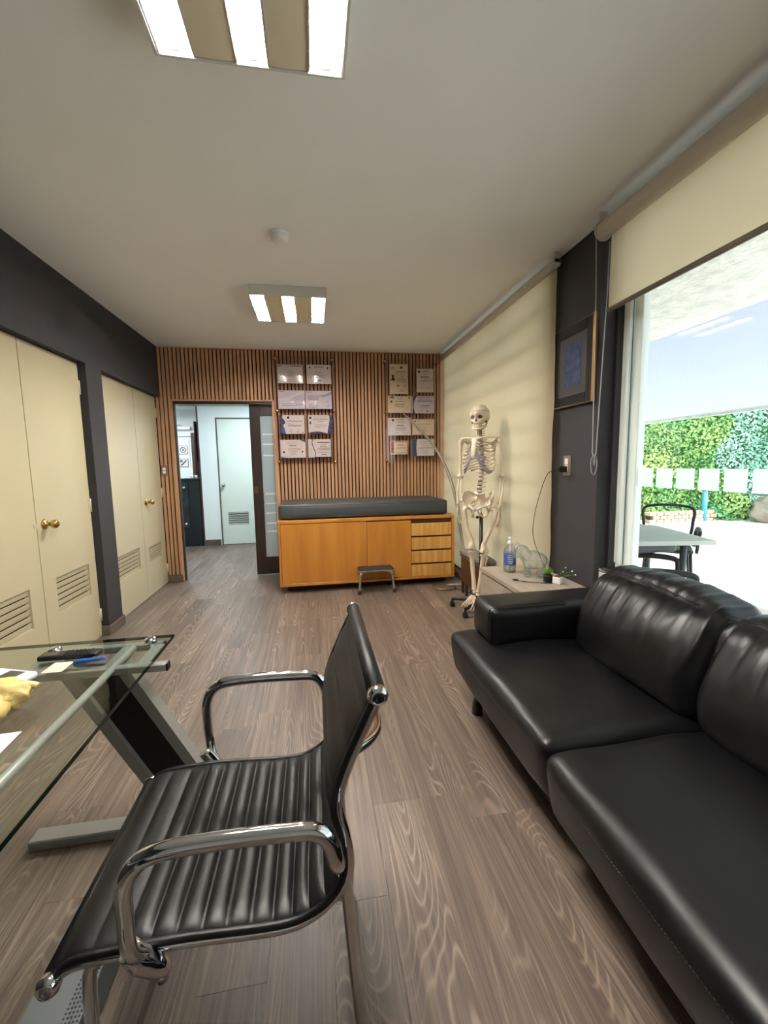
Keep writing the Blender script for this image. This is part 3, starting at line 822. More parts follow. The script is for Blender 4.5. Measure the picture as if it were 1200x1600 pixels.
for y in (.735, 1.165):
    obj('sled_leg', tube(new(), [(-.36, y, .445), (-.405, y, .435), (-.425, y, .40), (-.430, y, .25), (-.432, y, .05), (-.420, y, .016), (-.38, y, .0125), (0, y, .0125), (.045, y, .0125), (.066, y, .03), (.064, y, .07), (.050, y, .25), (.036, y, .46), (.030, y, .52)], .0115, 12, 5), 'chrome', ch)
# ---- glass desk
dk = thing('glass_desk', 'clear glass topped desk with a grey slanted metal leg at its end', 'desk', (-.85, .6, 0))
GZ = .72
b = new(); box(b, -1.28, -.35, GZ-.010, -.503, 1.527, GZ)
gt = obj('tabletop', b, 'desk_glass', dk)
b = new()
box(b, -.503, -.35, GZ-.010, -.5018, 1.5282, GZ); box(b, -1.28, 1.527, GZ-.010, -.503, 1.5282, GZ)
obj('glass_edge', b, 'glass_edge', gt)
def zleg(yc):
    # top ladder frame, slanting bars with black infill, long foot
    b = new(); yt = yc
    box(b, -.84, yt+.072, GZ-.044, -.535, yt+.100, GZ-.020, .003, 1)
    box(b, -.84, yt-.098, GZ-.044, -.470, yt-.070, GZ-.020, .003, 1)
    for x in (-.755, -.64, -.545):
        box(b, x-.018, yt-.07, GZ-.042, x+.018, yt+.072, GZ-.022)
    pts = [(-.80+.085*math.cos(a)*1.0, yt+.001+.099*math.sin(a)) for a in [PI/2+PI*i/16 for i in range(17)]]
    prism(b, pts, GZ-.043, GZ-.021, 'z')
    for x0, w in ((-.822, .040), (-.655, .038)):
        x1 = x0+.30; dy = .055
        q = [(x0, yt, GZ-.044), (x0+w, yt, GZ-.044), (x1+w, yt+dy, .04), (x1, yt+dy, .04)]
        vs1 = [b.verts.new((p[0], p[1]-.026, p[2])) for p in q]; vs2 = [b.verts.new((p[0], p[1]+.026, p[2])) for p in q]
        b.faces.new(vs1); b.faces.new(vs2[::-1])
        for i in range(4): b.faces.new((vs1[i], vs2[i], vs2[(i+1) % 4], vs1[(i+1) % 4]))
    box(b, -1.01, yt+.055, 0, -.36, yt+.120, .036, .004, 1)
    lg = obj('leg', b, 'grey_paint', dk)
    q = [(-.784, GZ-.05), (-.653, GZ-.05), (-.653+.29, .05), (-.784+.29, .05)]
    b = new()
    v1 = [b.verts.new((p[0], yt-.012+(GZ-p[1])*.08, p[1])) for p in q]; v2 = [b.verts.new((p[0], yt+.012+(GZ-p[1])*.08, p[1])) for p in q]
    b.faces.new(v1); b.faces.new(v2[::-1])
    for i in range(4): b.faces.new((v1[i], v2[i], v2[(i+1) % 4], v1[(i+1) % 4]))
    obj('infill_panel', b, 'black_panel', lg)
    obj('end_plug', box(new(), -.4715, yt-.097, GZ-.043, -.466, yt-.071, GZ-.021), 'black_plastic', lg); obj('end_plug', box(new(), -.5365, yt+.073, GZ-.043, -.531, yt+.099, GZ-.021), 'black_plastic', lg)
    return lg
zleg(1.435); zleg(.05)
for x, y in ((-.568, 1.497), (-.852, 1.478), (-.568, -.02), (-.852, -.02)):
    obj('standoff', lathe(new(), [(.020, GZ-.021), (.020, GZ-.0105), (.020, GZ+.0005), (.016, GZ+.006), (.008, GZ+.008), (0, GZ+.008)], (x, y, 0), 24), 'chrome', dk)
obj('crossbar', tube(new(), [(-.625, 1.50, GZ-.026), (-.625, .02, GZ-.026)], .0105, 14), 'bar_silver', dk)
# ================================================================== SKELETON MODEL
sk = thing('skeleton', 'life size white anatomical skeleton model on a black wheeled stand by the cream blind', 'skeleton', (1.385, 3.40, 0), rz=-.80); sk['_local'] = 1
BN = 'bone'
def S_(name, bm, m=BN, parent=None): return obj(name, bm, m, parent or sk)
# local: faces -y, x to its left; spine near y=0
# skull
HC = Vector((0, -.005, 1.690))
def skullf(d):
    k = 1.0
    def dent(v, w, a):
        t = d.dot(Vector(v).normalized()); return a*math.exp(-((1-t)/w))
    k -= dent((-.36, -.90, -.20), .020, .34); k -= dent((.36, -.90, -.20), .020, .34)
    k -= dent((0, -.90, -.48), .010, .22)
    k += dent((.56, -.70, -.50), .02, .10); k += dent((-.56, -.70, -.50), .02, .10)
    k += dent((0, -.92, -.05), .03, .04)
    k += dent((0, -.72, -.85), .05, .16)
    if abs(d.z-.33) < .02: k -= .012
    if d.z < -.55 and d.y > -.2: k -= .18*min(1, (-d.z-.55)*3)
    return k
g = ball(new(), HC, 1, 4, (.080, .092, .089), skullf)
skl = S_('skull', g)
for s in (-1, 1):
    S_('eye_socket_shade', ball(new(), HC+Vector((s*.030, -.064, -.018)), .0215, 2, (1.1, .6, .95)), 'bone_shade', skl)  # dark ball painting the shade inside the eye socket
    S_('temple_shade', ball(new(), HC+Vector((s*.060, -.014, -.048)), .015, 2, (.5, 1.1, 1.3)), 'bone_shade', skl)  # painted shade below the temple
S_('nasal_shade', ball(new(), HC+Vector((0, -.074, -.045)), .012, 2, (.75, .5, 1.3)), 'bone_shade', skl)  # painted shade inside the nose opening
m = new()
tube(m, [(-.060, .004, 1.655), (-.058, -.002, 1.622), (-.050, -.022, 1.592), (-.032, -.062, 1.577), (0, -.080, 1.573), (.032, -.062, 1.577), (.050, -.022, 1.592), (.058, -.002, 1.622), (.060, .004, 1.655)], [.007, .009, .011, .011, .012, .011, .011, .009, .007], 8, 4, flat=.7)
mand = S_('mandible', m)
S_('cranium_cut', tube(new(), [(.0765*math.cos(a), -.005+.0885*math.sin(a), HC.z+.031) for a in [k*PI/20 for k in range(40)]], .0013, 5, closed=True), 'outlet_plate', skl)
m = new()
for row, z in ((0, 1.601), (1, 1.589)):
    for i in range(-6, 7):
        a = i*.17; box(m, -.0032+.034*math.sin(a), -.076+.050*(1-math.cos(a)), z, .0032+.034*math.sin(a), -.070+.050*(1-math.cos(a)), z+.010)
S_('teeth', m, BN, mand)
m = new()
for s in (-1, 1): tube(m, [(s*.050, -.062, 1.652), (s*.066, -.035, 1.655), (s*.070, -.008, 1.662)], [.006, .0045, .004], 6, 3)
S_('cheekbone', m, BN, skl)
# spine curve
def spine(z):   # y offset, from coccyx to skull
    t = (z-.95)/(1.60-.95)
    return .005 + .034*math.sin(t*PI*1.15-.25) - .022*math.exp(-((t-.18)/.14)**2) - .012*math.exp(-((t-.93)/.12)**2)
levels = []
z = 1.062
for i in range(5): levels.append((z, .0225-.0008*i, .030)); z += .0335
for i in range(12): levels.append((z, .0185-.0005*i, .0235)); z += .0243
for i in range(7): levels.append((z, .0120, .0155)); z += .0165
for i, (zc, r, h) in enumerate(levels):
    y = spine(zc)
    m = new(); cyl(m, (0, y, zc), r, h*.72, 12, bev=.002)
    tube(m, [(0, y+r*.8, zc), (0, y+r+.020, zc-.004), (0, y+r+.036, zc-.014)], [.006, .005, .004], 6)
    for s in (-1, 1): tube(m, [(s*r*.5, y+r*.9, zc), (s*(r+.020), y+r+.008, zc+.003)], [.005, .0035], 6)
    v = S_('vertebra', m)
    m = new(); cyl(m, (0, y, zc+h*.5), r*.93, h*.30, 12)
    S_('spinal_disc', m, 'disc', v)
    if i > 17:
        m = new()
        for s in (-1, 1): tube(m, [(s*(r+.005), y-.004, zc-.009), (s*(r+.006), y-.006, zc+.009)], .0028, 6)
        S_('artery', m, 'artery', v)
# ribs
thor = levels[5:17][::-1]      # T1 at the top
RW = [.052, .082, .100, .113, .122, .129, .133, .133, .128, .118, .095, .070]
RD = [.072, .100, .122, .140, .152, .158, .160, .158, .150, .132, .085, .055]
STT, STB = 1.492, 1.345
st_pts = [(0, -.098, 1.497), (0, -.113, 1.455), (0, -.126, 1.41), (0, -.132, 1.360), (0, -.130, 1.335)]
for k, (zc, r, h) in enumerate(thor):
    y0 = spine(zc)+.012
    W, D = RW[k], RD[k]
    drop = [.020, .035, .045, .055, .065, .075, .085, .090, .085, .075, .05, .035][k]
    n = 12; amax = [1, 1, 1, 1, 1, 1, .97, .90, .82, .72, .50, .36][k]
    for s in (-1, 1):
        P = []
        for i in range(n+1):
            a = amax*(i/n)*PI*.80
            P.append((s*(W*math.sin(a)**.9*1.0 + .006), y0+.022*math.sin(min(a*2, PI)) - D*.62*(1-math.cos(a))*.78, zc-drop*(a/(PI*.8))**1.1))
        m = new(); tube(m, P, [.0055]+[.0072]*(n-1)+[.006], 8, flat=.55, up=(0, 0, 1))
        rb = S_('rib', m)
        if k < 10:
            e = Vector(P[-1])
            if k < 7: tgt = Vector((s*.016, -.104-.0035*k, 1.480-.021*k))
            else: tgt = Vector((s*(.022+.020*(k-6)), -.117+.012*(k-7), 1.330-.030*(k-6)))
            mid = (e+tgt)/2+Vector((s*.004, -.010, -.020 if k > 3 else -.004))
            m = new(); tube(m, [e, mid, tgt], [.0052, .0056, .005] if k < 4 else [.007, .0085, .0075], 8, 4, flat=.7, up=(0, 0, 1))
            S_('costal_cartilage', m, 'cartilage', rb)
m = new(); tube(m, st_pts, [.030, .023, .021, .019, .008], 10, 4, flat=.34, up=(1, 0, 0)); S_('sternum', m, 'bone')
# shoulder girdle and arms
def limb(P, R_, name, parent=None, seg=10, sm=4, flat=None):
    R_ = [q*1.15 for q in R_]
    m = new(); tube(m, P, R_, seg, sm, flat=flat); return S_(name, m, BN, parent)
for s in (-1, 1):
    limb([(s*.020, -.090, 1.495), (s*.065, -.085, 1.503), (s*.115, -.045, 1.507), (s*.158, -.018, 1.505)], [.009, .0062, .006, .007], 'clavicle')
    b = new()
    tri = [Vector((s*.062, .075, 1.470)), Vector((s*.150, .022, 1.478)), Vector((s*.092, .082, 1.330))]
    q = [tri[0], (tri[0]+tri[1])/2+Vector((0, .004, .01)), tri[1], (tri[1]*.6+tri[2]*.4)+Vector((-s*.012, .01, 0)), tri[2], (tri[0]+tri[2])/2+Vector((-s*.008, .006, 0))]
    v1 = [b.verts.new(p) for p in q]; v2 = [b.verts.new(p+Vector((s*.002, .006, 0))) for p in q]
    b.faces.new(v1); b.faces.new(v2[::-1])
    for i in range(6): b.faces.new((v1[i], v2[i], v2[(i+1) % 6], v1[(i+1) % 6]))
    tube(b, [(s*.066, .082, 1.455), (s*.12, .062, 1.492), (s*.168, .015, 1.510), (s*.176, -.012, 1.506)], [.005, .0065, .008, .009], 7, 3)
    tube(b, [(s*.140, .03, 1.478), (s*.142, -.012, 1.488)], [.010, .006], 7)
    S_('scapula', b)
    sh = Vector((s*.172, .004, 1.476)); el = Vector((s*.190, .020, 1.180)); wr_ = Vector((s*.186, -.020, .945))
    hum = limb([sh+Vector((-s*.012, 0, .010)), sh+Vector((s*.002, 0, 0)), sh+Vector((s*.006, 0, -.045)), (sh+el)/2, el+Vector((0, 0, .045)), el+Vector((0, 0, .012)), el], [.018, .022, .0125, .0098, .0115, .020, .016], 'humerus')
    m = new(); ball(m, el+Vector((s*.022, 0, .004)), .011); ball(m, el+Vector((-s*.024, 0, .006)), .011); S_('elbow_joint', m, BN, hum)
    limb([el+Vector((-s*.014, .010, .014)), el+Vector((-s*.012, .004, -.03)), (el+wr_)/2+Vector((-s*.012, .006, 0)), wr_+Vector((-s*.016, .006, .01))], [.013, .0085, .0062, .0065], 'ulna')
    limb([el+Vector((s*.014, -.002, -.012)), el+Vector((s*.012, -.004, -.05)), (el+wr_)/2+Vector((s*.016, -.006, 0)), wr_+Vector((s*.006, 0, .02)), wr_+Vector((s*.004, 0, 0))], [.0095, .007, .0075, .0105, .012], 'radius')
    m = new()
    for i in range(4):
        for j in range(2): ball(m, wr_+Vector((s*.002, (i-1.5)*.012, -.012-j*.013)), .0080)
    hand = S_('carpal_bones', m)
    for f in range(5):
        yy = -.026+f*.0135; L = [.030, .042, .045, .043, .035][f]
        base = wr_+Vector((0, yy*.8, -.030))
        m = new()
        if f == 0:
            P = [wr_+Vector((s*.0, -.022, -.022)), wr_+Vector((-s*.010, -.042, -.055)), wr_+Vector((-s*.014, -.050, -.088)), wr_+Vector((-s*.015, -.052, -.112))]
        else:
            P = [base, base+Vector((0, yy*.25, -.052)), base+Vector((-s*.004, yy*.35, -.052-L)), base+Vector((-s*.012, yy*.35, -.052-L*1.6)), base+Vector((-s*.020, yy*.3, -.052-L*2.05))]
        for a, c in zip(P, P[1:]):
            d = (c-a); tube(m, [a+d*.03, a+d*.2, a+d*.8, a+d*.97], [.0075, .0050, .0048, .0070], 6)
        S_('finger', m, BN, hand)
# pelvis
m = new(); tube(m, [(0, spine(1.04), 1.048), (0, .034, 1.015), (0, .054, .965), (0, .050, .925), (0, .036, .905)], [.046, .040, .026, .014, .006], 12, 4, flat=.42, up=(1, 0, 0)); S_('sacrum', m)
for s in (-1, 1):
    b = new(); G = []; NU, NV = 12, 8
    for i in range(NU+1):
        u = i/NU; row = []
        a = PI*(.02+.90*u)
        crest = Vector((s*(.052+.082*math.sin(a*.62+.15)), .052-.125*u, 1.028+.056*math.sin(a)-.052*u))
        low = Vector((s*(.050+.030*u), .040-.050*u, .985-.045*u))
        for j in range(NV+1):
            v = j/NV; p = low*(1-v)+crest*v + Vector((s*.020*math.sin(PI*v), .016*math.sin(PI*v), 0))*(.5+u*.3)
            row.append(p)
        G.append(row)
    A = [[b.verts.new(p) for p in r] for r in G]; B_ = [[b.verts.new(p+Vector((s*.007, .004, -.001))) for p in r] for r in G]
    for i in range(NU):
        for j in range(NV):
            f = b.faces.new((A[i][j], A[i+1][j], A[i+1][j+1], A[i][j+1])); f.smooth = True
            f = b.faces.new((B_[i][j], B_[i][j+1], B_[i+1][j+1], B_[i+1][j])); f.smooth = True
    for i in range(NU):
        b.faces.new((A[i][NV], A[i+1][NV], B_[i+1][NV], B_[i][NV])); b.faces.new((A[i][0], B_[i][0], B_[i+1][0], A[i+1][0]))
    for j in range(NV):
        b.faces.new((A[0][j], A[0][j+1], B_[0][j+1], B_[0][j])); b.faces.new((A[NU][j], B_[NU][j], B_[NU][j+1], A[NU][j+1]))
    tube(b, [G[i][NV]+Vector((s*.003, .002, 0)) for i in range(NU+1)], .0068, 7)
    tube(b, [G[NU][NV], G[NU][4]+Vector((0, -.004, 0)), (s*.082, -.020, .935)], [.008, .009, .014], 8, 4)
    ball(b, (s*.088, -.008, .925), .029, 2, (1, 1, 1))
    tube(b, [(s*.080, -.030, .935), (s*.050, -.068, .928), (s*.014, -.084, .905)], [.012, .0085, .011], 8, 4)
    tube(b, [(s*.014, -.084, .905), (s*.030, -.066, .872), (s*.050, -.030, .842)], [.010, .0075, .010], 8, 4)
    tube(b, [(s*.050, -.030, .842), (s*.062, .006, .858), (s*.080, .006, .905)], [.013, .013, .014], 8, 4)
    tube(b, [(s*.046, .052, 1.005), (s*.056, .045, .960), (s*.078, .010, .930)], [.018, .014, .018], 8, 4)
    S_('hip_bone', b)
m = new(); ball(m, (0, -.085, .905), .009, 2, (1, .8, 1.6)); S_('pubic_joint', m, 'cartilage')
# legs: knees and ankles swing together, feet dangling with toes down
for s in (-1, 1):
    hip = Vector((s*.094, -.010, .925)); tro = Vector((s*.142, .004, .905))
    kn = Vector((s*.052-.004, -.012, .535)) if s > 0 else Vector((-.070, .0, .550))
    an = Vector((.008, -.028, .190)) if s > 0 else Vector((-.042, .010, .195))
    m = new(); ball(m, hip, .024); tube(m, [hip, hip*.45+tro*.55+Vector((0, 0, -.008)), tro], [.015, .0155, .018], 10, 3)
    ball(m, tro+Vector((0, .004, .004)), .020, 2, (.9, 1, 1.3))
    sh_ = tro+Vector((-s*.006, 0, -.06))
    tube(m, [tro, sh_, tro*.45+kn*.55+Vector((0, -.008, 0)), kn+Vector((0, 0, .075)), kn+Vector((0, 0, .030)), kn+Vector((0, 0, .012))], [.024, .020, .0165, .020, .030, .031], 12, 4)
    for t in (-1, 1): ball(m, kn+Vector((t*.021, .006, .012)), .021, 2, (.9, 1.25, .95))
    fe = S_('femur', m)
    ball_ = new(); ball(ball_, kn+Vector((0, -.034, .018)), .018, 2, (1, .6, 1.15)); S_('kneecap', ball_, BN, fe)
    m = new(); d = an-kn
    tube(m, [kn+Vector((0, 0, -.016)), kn+Vector((0, 0, -.030)), kn+d*.20, kn+d*.6, kn+d*.93, an], [.034, .030, .0185, .0145, .016, .021], 12, 4)
    S_('tibia', m)
    m = new(); tube(m, [kn+Vector((s*.026, .016, -.038)), kn+d*.25+Vector((s*.026, .016, 0)), kn+d*.75+Vector((s*.022, .010, 0)), an+Vector((s*.020, .004, -.012))], [.011, .0075, .007, .011], 8, 4)
    S_('fibula', m)
    fd = Vector((s*.16+(.04 if s < 0 else -.10), -.78, -.60)).normalized(); fs = Vector((0, 0, 1)).cross(fd).normalized(); fu = fd.cross(fs)
    m = new()
    ball(m, an+Vector((0, 0, -.024)), .021, 2); ball(m, an+Vector((0, .020, -.044))-fd*.022, .022, 2, (.85, 1.3, .95))
    for i in range(-1, 2): ball(m, an+Vector((0, 0, -.036))+fd*.036+fs*i*.015, .0125, 2)
    ft = S_('tarsal_bones', m)
    o0 = an+Vector((0, 0, -.040))+fd*.045
    for t in range(5):
        k = (t-2); side = k*(-s)
        a = o0+fs*side*.012; c = o0+fd*(.070-.005*abs(k-(-1)))+fs*side*.021-fu*.0
        tip1 = c+fd*(.026 if t else .030)+fs*side*.003; tip2 = tip1+fd*(.014 if t else .022)
        m = new()
        for p, q, r in ((a, c, .0085 if t else .0105), (c, tip1, .0070 if t else .0095), (tip1, tip2, .006 if t else .0085)):
            e = q-p; tube(m, [p, p+e*.2, p+e*.8, q], [r, r*.65, r*.65, r], 7)
        S_('toe', m, BN, ft)
# stand
ss = thing('skeleton_stand', 'black five-wheeled pole stand holding up the skeleton', 'stand', (1.42, 3.44, 0))
sx, sy = 1.420, 3.445
obj('rod', tube(new(), [(sx, sy, .84), (sx-.004, sy-.012, 1.03)], .0055, 10), 'chrome', ss)
po = obj('pole', tube(new(), [(sx, sy, .10), (sx, sy, .86)], .0155, 16), 'black_plastic', ss)
m = new(); tube(m, [(sx-.010, sy-.010, .835), (sx-.040, sy-.026, .835)], .004, 8); ball(m, (sx-.046, sy-.030, .835), .014); obj('knob', m, 'black_plastic', po)
obj('hub', cyl(new(), (sx, sy, .085), .036, .06, 20, bev=.006), 'black_plastic', ss)
for i in range(5):
    a = -2.47+i*2*PI/5; R_ = .255
    d = Vector((math.cos(a), math.sin(a), 0)); c = Vector((sx, sy, 0))
    if c.x+d.x*R_ > 1.60: R_ = (1.60-c.x)/d.x-.02
    m = new(); tube(m, [c+d*.02+Vector((0, 0, .088)), c+d*(R_*.5)+Vector((0, 0, .084)), c+d*(R_)+Vector((0, 0, .072))], [.020, .018, .014], 8, 3, flat=.8)
    l = obj('leg', m, 'black_plastic', ss)
    p = c+d*R_; m = new()
    for o_ in (-.010, .010): cyl(m, (p.x+o_, p.y, .024), .024, .014, 18, 'x', bev=.003)
    cyl(m, (p.x, p.y, .052), .009, .04, 10); box(m, p.x-.010, p.y-.016, .030, p.x+.010, p.y+.016, .052, .004, 1)
    obj('caster', m, 'rubber', l)
# ================================================================== CEILING FIXTURES
def fixture(yc, label):
    t = thing('ceiling_light', label, 'ceiling light', (-.14, yc, H), 'square ceiling fixtures')
    x0, x1 = -.425, .145; y0, y1 = yc-.29, yc+.29; zb = 2.532
    b = new(); w_ = .012
    box(b, x0, y0, zb, x0+w_, y1, H, .002, 1); box(b, x1-w_, y0, zb, x1, y1, H, .002, 1)
    box(b, x0+w_, y0, zb, x1-w_, y0+w_, H, .002, 1); box(b, x0+w_, y1-w_, zb, x1-w_, y1, H, .002, 1); box(b, x0+w_, y0+w_, H-.008, x1-w_, y1-w_, H)
    obj('housing', b, 'fixture', t)
    xs = [(-.409, -.314), (-.184, -.096), (.034, .130)]
    for a, c in xs:
        b = new(); m_ = (a+c)/2; n = 8
        # curved trough reflector
        for s0 in range(n):
            t0, t1 = s0/n, (s0+1)/n
            p = [(a+(c-a)*q, zb+.002+.052*math.sin(PI*q)**.6) for q in (t0, t1)]
            f = b.faces.new([b.verts.new((p[0][0], y0+.014, p[0][1])), b.verts.new((p[1][0], y0+.014, p[1][1])), b.verts.new((p[1][0], y1-.014, p[1][1])), b.verts.new((p[0][0], y1-.014, p[0][1]))])
        rf = obj('reflector', b, 'reflector', t)
        b = new(); tube(b, [(m_, y0+.03, zb+.024), (m_, y1-.03, zb+.024)], .014, 14)
        obj('tube', b, 'tube_light', rf)
        fin = None
        for k in range(13):
            y = y0+.035+k*(y1-y0-.07)/12
            if fin is None:
                fm = new(); box(fm, a+.002, -.0006, zb+.0, c-.002, .0006, zb+.005)
                fin = o = obj('louvre_fin', fm, 'reflector', rf)
            else: o = fin.copy(); C.objects.link(o)
            o.location = (0, y, 0)
        for ya in (y0+.013, y1-.030): obj('socket', box(new(), m_-.020, ya, zb+.012, m_+.020, ya+.017, zb+.045, .003, 1), 'white_plastic', rf)
    for a, c in ((-.308, -.190), (-.090, .028)):
        b = new(); g_ = 12
        vs0 = []
        for i in range(g_+1):
            q = i/g_; X = a+(c-a)*q; Z = zb+.004-.003*math.sin(PI*q)
            vs0.append((b.verts.new((X, y0+.014, Z)), b.verts.new((X, y1-.014, Z))))
        for i in range(g_): f = b.faces.new((vs0[i][0], vs0[i+1][0], vs0[i+1][1], vs0[i][1])); f.smooth = True
        obj('perforated_panel', b, 'perforated', t)
        # side lips of the troughs
        for X in (a-.003, c+.001): obj('lip', box(new(), X, y0+.013, zb-.001, X+.002, y1-.013, zb+.03), 'fixture', t)
    return t
fixture(3.600, 'square ceiling light with three bright tubes nearer the slatted wall')
fixture(1.218, 'square ceiling light with three bright tubes cut by the top edge of the view')
sm_ = thing('smoke_detector', 'small round white smoke detector on the ceiling between the lights', 'detector', (-.141, 2.60, H))
obj('base', lathe(new(), [(.052, H), (.052, H-.016), (.048, H-.020)], (-.141, 2.6, 0), 32), 'white_plastic', sm_)
obj('cap', lathe(new(), [(.046, H-.020), (.048, H-.026), (.044, H-.042), (.030, H-.048), (0, H-.049)], (-.141, 2.6, 0), 32), 'white_plastic', sm_)
# ================================================================== BLINDS
def blind(y0, y1, zbot, xr, rz, rr, label, wav):
    t = thing('roller_blind', label, 'blind', (xr, (y0+y1)/2, rz))
    b = new(); tube(b, [(xr, y0, rz), (xr, y1, rz)], rr, 28); obj('roller', b, 'cushion_roll', t)
    b = new(); n, k = 60, 26; xf = xr+rr-.004; G = []
    for i in range(n+1):
        y = y0+.03+(y1-y0-.04)*i/n; row = []
        for j in range(k+1):
            z = zbot+(rz-zbot)*j/k
            row.append(b.verts.new((xf+wav*noise.noise(Vector((y*.7, z*5, 1.7)))*min(1, (rz-z)*3), y, z)))
        G.append(row)
    for i in range(n):
        for j in range(k): f = b.faces.new((G[i][j], G[i+1][j], G[i+1][j+1], G[i][j+1])); f.smooth = True
    obj('fabric', b, 'blind', t)
    b = new(); puff(b, xf-.010, y0+.022, zbot-.022, xf+.008, y1-.002, zbot+.004, .006, (3, 4, 3)); obj('bottom_bar', b, 'blind_bar', t)
    for y in (y0-.012, y1+.002):
        b = new(); cyl(b, (xr, y+.005, rz), rr+(.008 if rr > .04 else -.004), .010, 24, 'y', bev=.002); box(b, xr-.02, y, rz, xr+.02, y+.010, H-.002); obj('bracket', b, 'fixture', t)
    return t
blind(2.605, 5.03, .13, 1.560, 2.545, .030, 'cream roller blind pulled fully down behind the skeleton', .010)
b2 = blind(2.165 - 3.3, 2.165, 2.115, 1.565, 2.512, .043, 'cream roller blind rolled halfway up over the big window', .004)
cd_ = thing('blind_chain', 'clear bead chain loop of the blind with a weight at its end', 'chain', (1.55, 2.165, 2.4))
b = new(); tube(b, [(1.535, 2.185, 2.50), (1.545, 2.182, 2.2), (1.553, 2.175, 1.34), (1.560, 2.17, 1.318), (1.568, 2.165, 1.34), (1.600, 2.165, 2.2), (1.602, 2.165, 2.46)], .0032, 6); obj('chain', b, 'chain_grey', cd_)
b = new(); tube(b, [(1.560, 2.17, 1.335), (1.546, 2.174, 1.305), (1.547, 2.174, 1.250), (1.561, 2.17, 1.218), (1.575, 2.166, 1.250), (1.576, 2.166, 1.305), (1.562, 2.17, 1.335)], .0034, 6, 3, closed=True)
ball(b, (1.5615, 2.17, 1.295), .010, 2, (.8, .6, 2.6)); obj('weight', b, 'crystal', cd_)
# ================================================================== PICTURE, SOCKET, CABLE
pf = thing('picture_frame', 'black and gold framed blue picture hanging on the dark column', 'picture', (1.62, 2.47, 1.9))
fy0, fy1, fz0, fz1 = 2.270, 2.680, 1.648, 2.130; xf = 1.600
b = new(); w_ = .060
for a in ((fy0, fz0, fy0+w_, fz1), (fy1-w_, fz0, fy1, fz1), (fy0+w_, fz0, fy1-w_, fz0+w_), (fy0+w_, fz1-w_, fy1-w_, fz1)):
    box(b, xf, a[0], a[1], 1.623, a[2], a[3], .003, 1)
obj('frame', b, 'frame_black', pf)
b = new()
box(b, xf-.004, fy0-.012, fz0-.008, 1.622, fy0+.001, fz1+.008, .002, 1); obj('gilt_edge', b, 'gold', pf); b = new(); box(b, xf-.001, fy1-.001, fz0-.006, 1.622, fy1+.004, fz1+.006, .002, 1)
box(b, xf-.003, fy0, fz0-.007, 1.622, fy1, fz0+.001, .002, 1); box(b, xf+.004, fy0, fz1-.001, 1.622, fy1, fz1+.006, .002, 1)
obj('outer_edge', b, 'gilt_dull', pf)
b = new()
i_ = .064
for a in ((fy0+i_-.003, fz0+i_-.003, fy0+i_, fz1-i_+.003), (fy1-i_, fz0+i_-.003, fy1-i_+.003, fz1-i_+.003), (fy0+i_, fz0+i_-.003, fy1-i_, fz0+i_), (fy0+i_, fz1-i_, fy1-i_, fz1-i_+.003)):
    box(b, xf+.004, a[0], a[1], xf+.010, a[2], a[3])
obj('inner_fillet', b, 'gilt_dull', pf)
obj('mat_board', box(new(), xf+.010, fy0+.06, fz0+.06, xf+.014, fy1-.06, fz1-.06), 'matboard', pf)
obj('print', box(new(), xf+.008, fy0+.125, fz0+.115, xf+.0101, fy1-.125, fz1-.105), 'art_blue', pf)
so_ = thing('wall_socket', 'brown framed wall socket with white outlets on the dark column', 'socket', (1.624, 2.505, 1.26))
obj('plate', box(new(), 1.616, 2.475, 1.205, 1.6238, 2.555, 1.335, .004, 2), 'outlet_plate', so_)
for z in (1.255, 1.297): obj('outlet', box(new(), 1.612, 2.500, z-.019, 1.617, 2.532, z+.019, .002, 1), 'white_plastic', so_)
cg = thing('phone_charger', 'black charger plugged into the column socket with its cable drooping to the side table', 'charger', (1.60, 2.51, 1.24))
obj('plug', box(new(), 1.555, 2.498, 1.228, 1.6115, 2.534, 1.268, .005, 2), 'black_plastic', cg)
TT = .535
cab = [(1.553, 2.516, 1.247), (1.535, 2.530, 1.243), (1.515, 2.57, 1.215), (1.500, 2.61, 1.12), (1.478, 2.64, .98), (1.455, 2.63, .85), (1.452, 2.60, .76), (1.468, 2.55, .67), (1.470, 2.47, .60), (1.475, 2.40, TT+.006), (1.44, 2.385, TT+.004), (1.36, 2.42, TT+.004), (1.30, 2.46, TT+.004), (1.270, 2.49, TT+.006)]
obj('cable', tube(new(), cab, .0024, 6, 5), 'black_plastic', cg)
m = new(); tube(m, [(1.278, 2.483, TT+.007), (1.258, 2.500, TT+.007)], .0055, 8); cn = obj('connector', m, 'black_plastic', cg)
obj('metal_tip', tube(new(), [(1.258, 2.500, TT+.007), (1.250, 2.507, TT+.007)], .0045, 8), 'steel', cn)
# ================================================================== SIDE TABLE AND WHAT IS ON IT
tb = thing('side_table', 'low greige wood side table between the sofa arm and the blind', 'table', (1.4, 2.5, 0))
obj('tabletop', box(new(), 1.185, 2.10, TT-.028, 1.612, 2.895, TT, .0015, 1), 'greige', tb)
b = new(); box(b, 1.197, 2.11, .05, 1.612, 2.128, TT-.034); box(b, 1.197, 2.868, .05, 1.612, 2.886, TT-.034); box(b, 1.59, 2.128, .05, 1.61, 2.868, TT-.034); box(b, 1.197, 2.128, .05, 1.59, 2.868, .07)
obj('body', b, 'greige', tb)
obj('top_gap', box(new(), 1.205, 2.115, TT-.034, 1.608, 2.88, TT-.028), 'brown_wood', tb)
obj('door', box(new(), 1.188, 2.112, .055, 1.197, 2.497, TT-.040, .001, 1), 'greige', tb)
obj('door', box(new(), 1.188, 2.501, .055, 1.197, 2.884, TT-.040, .001, 1), 'greige', tb)
obj('plinth', box(new(), 1.22, 2.13, 0, 1.60, 2.87, .05), 'brown_wood', tb)
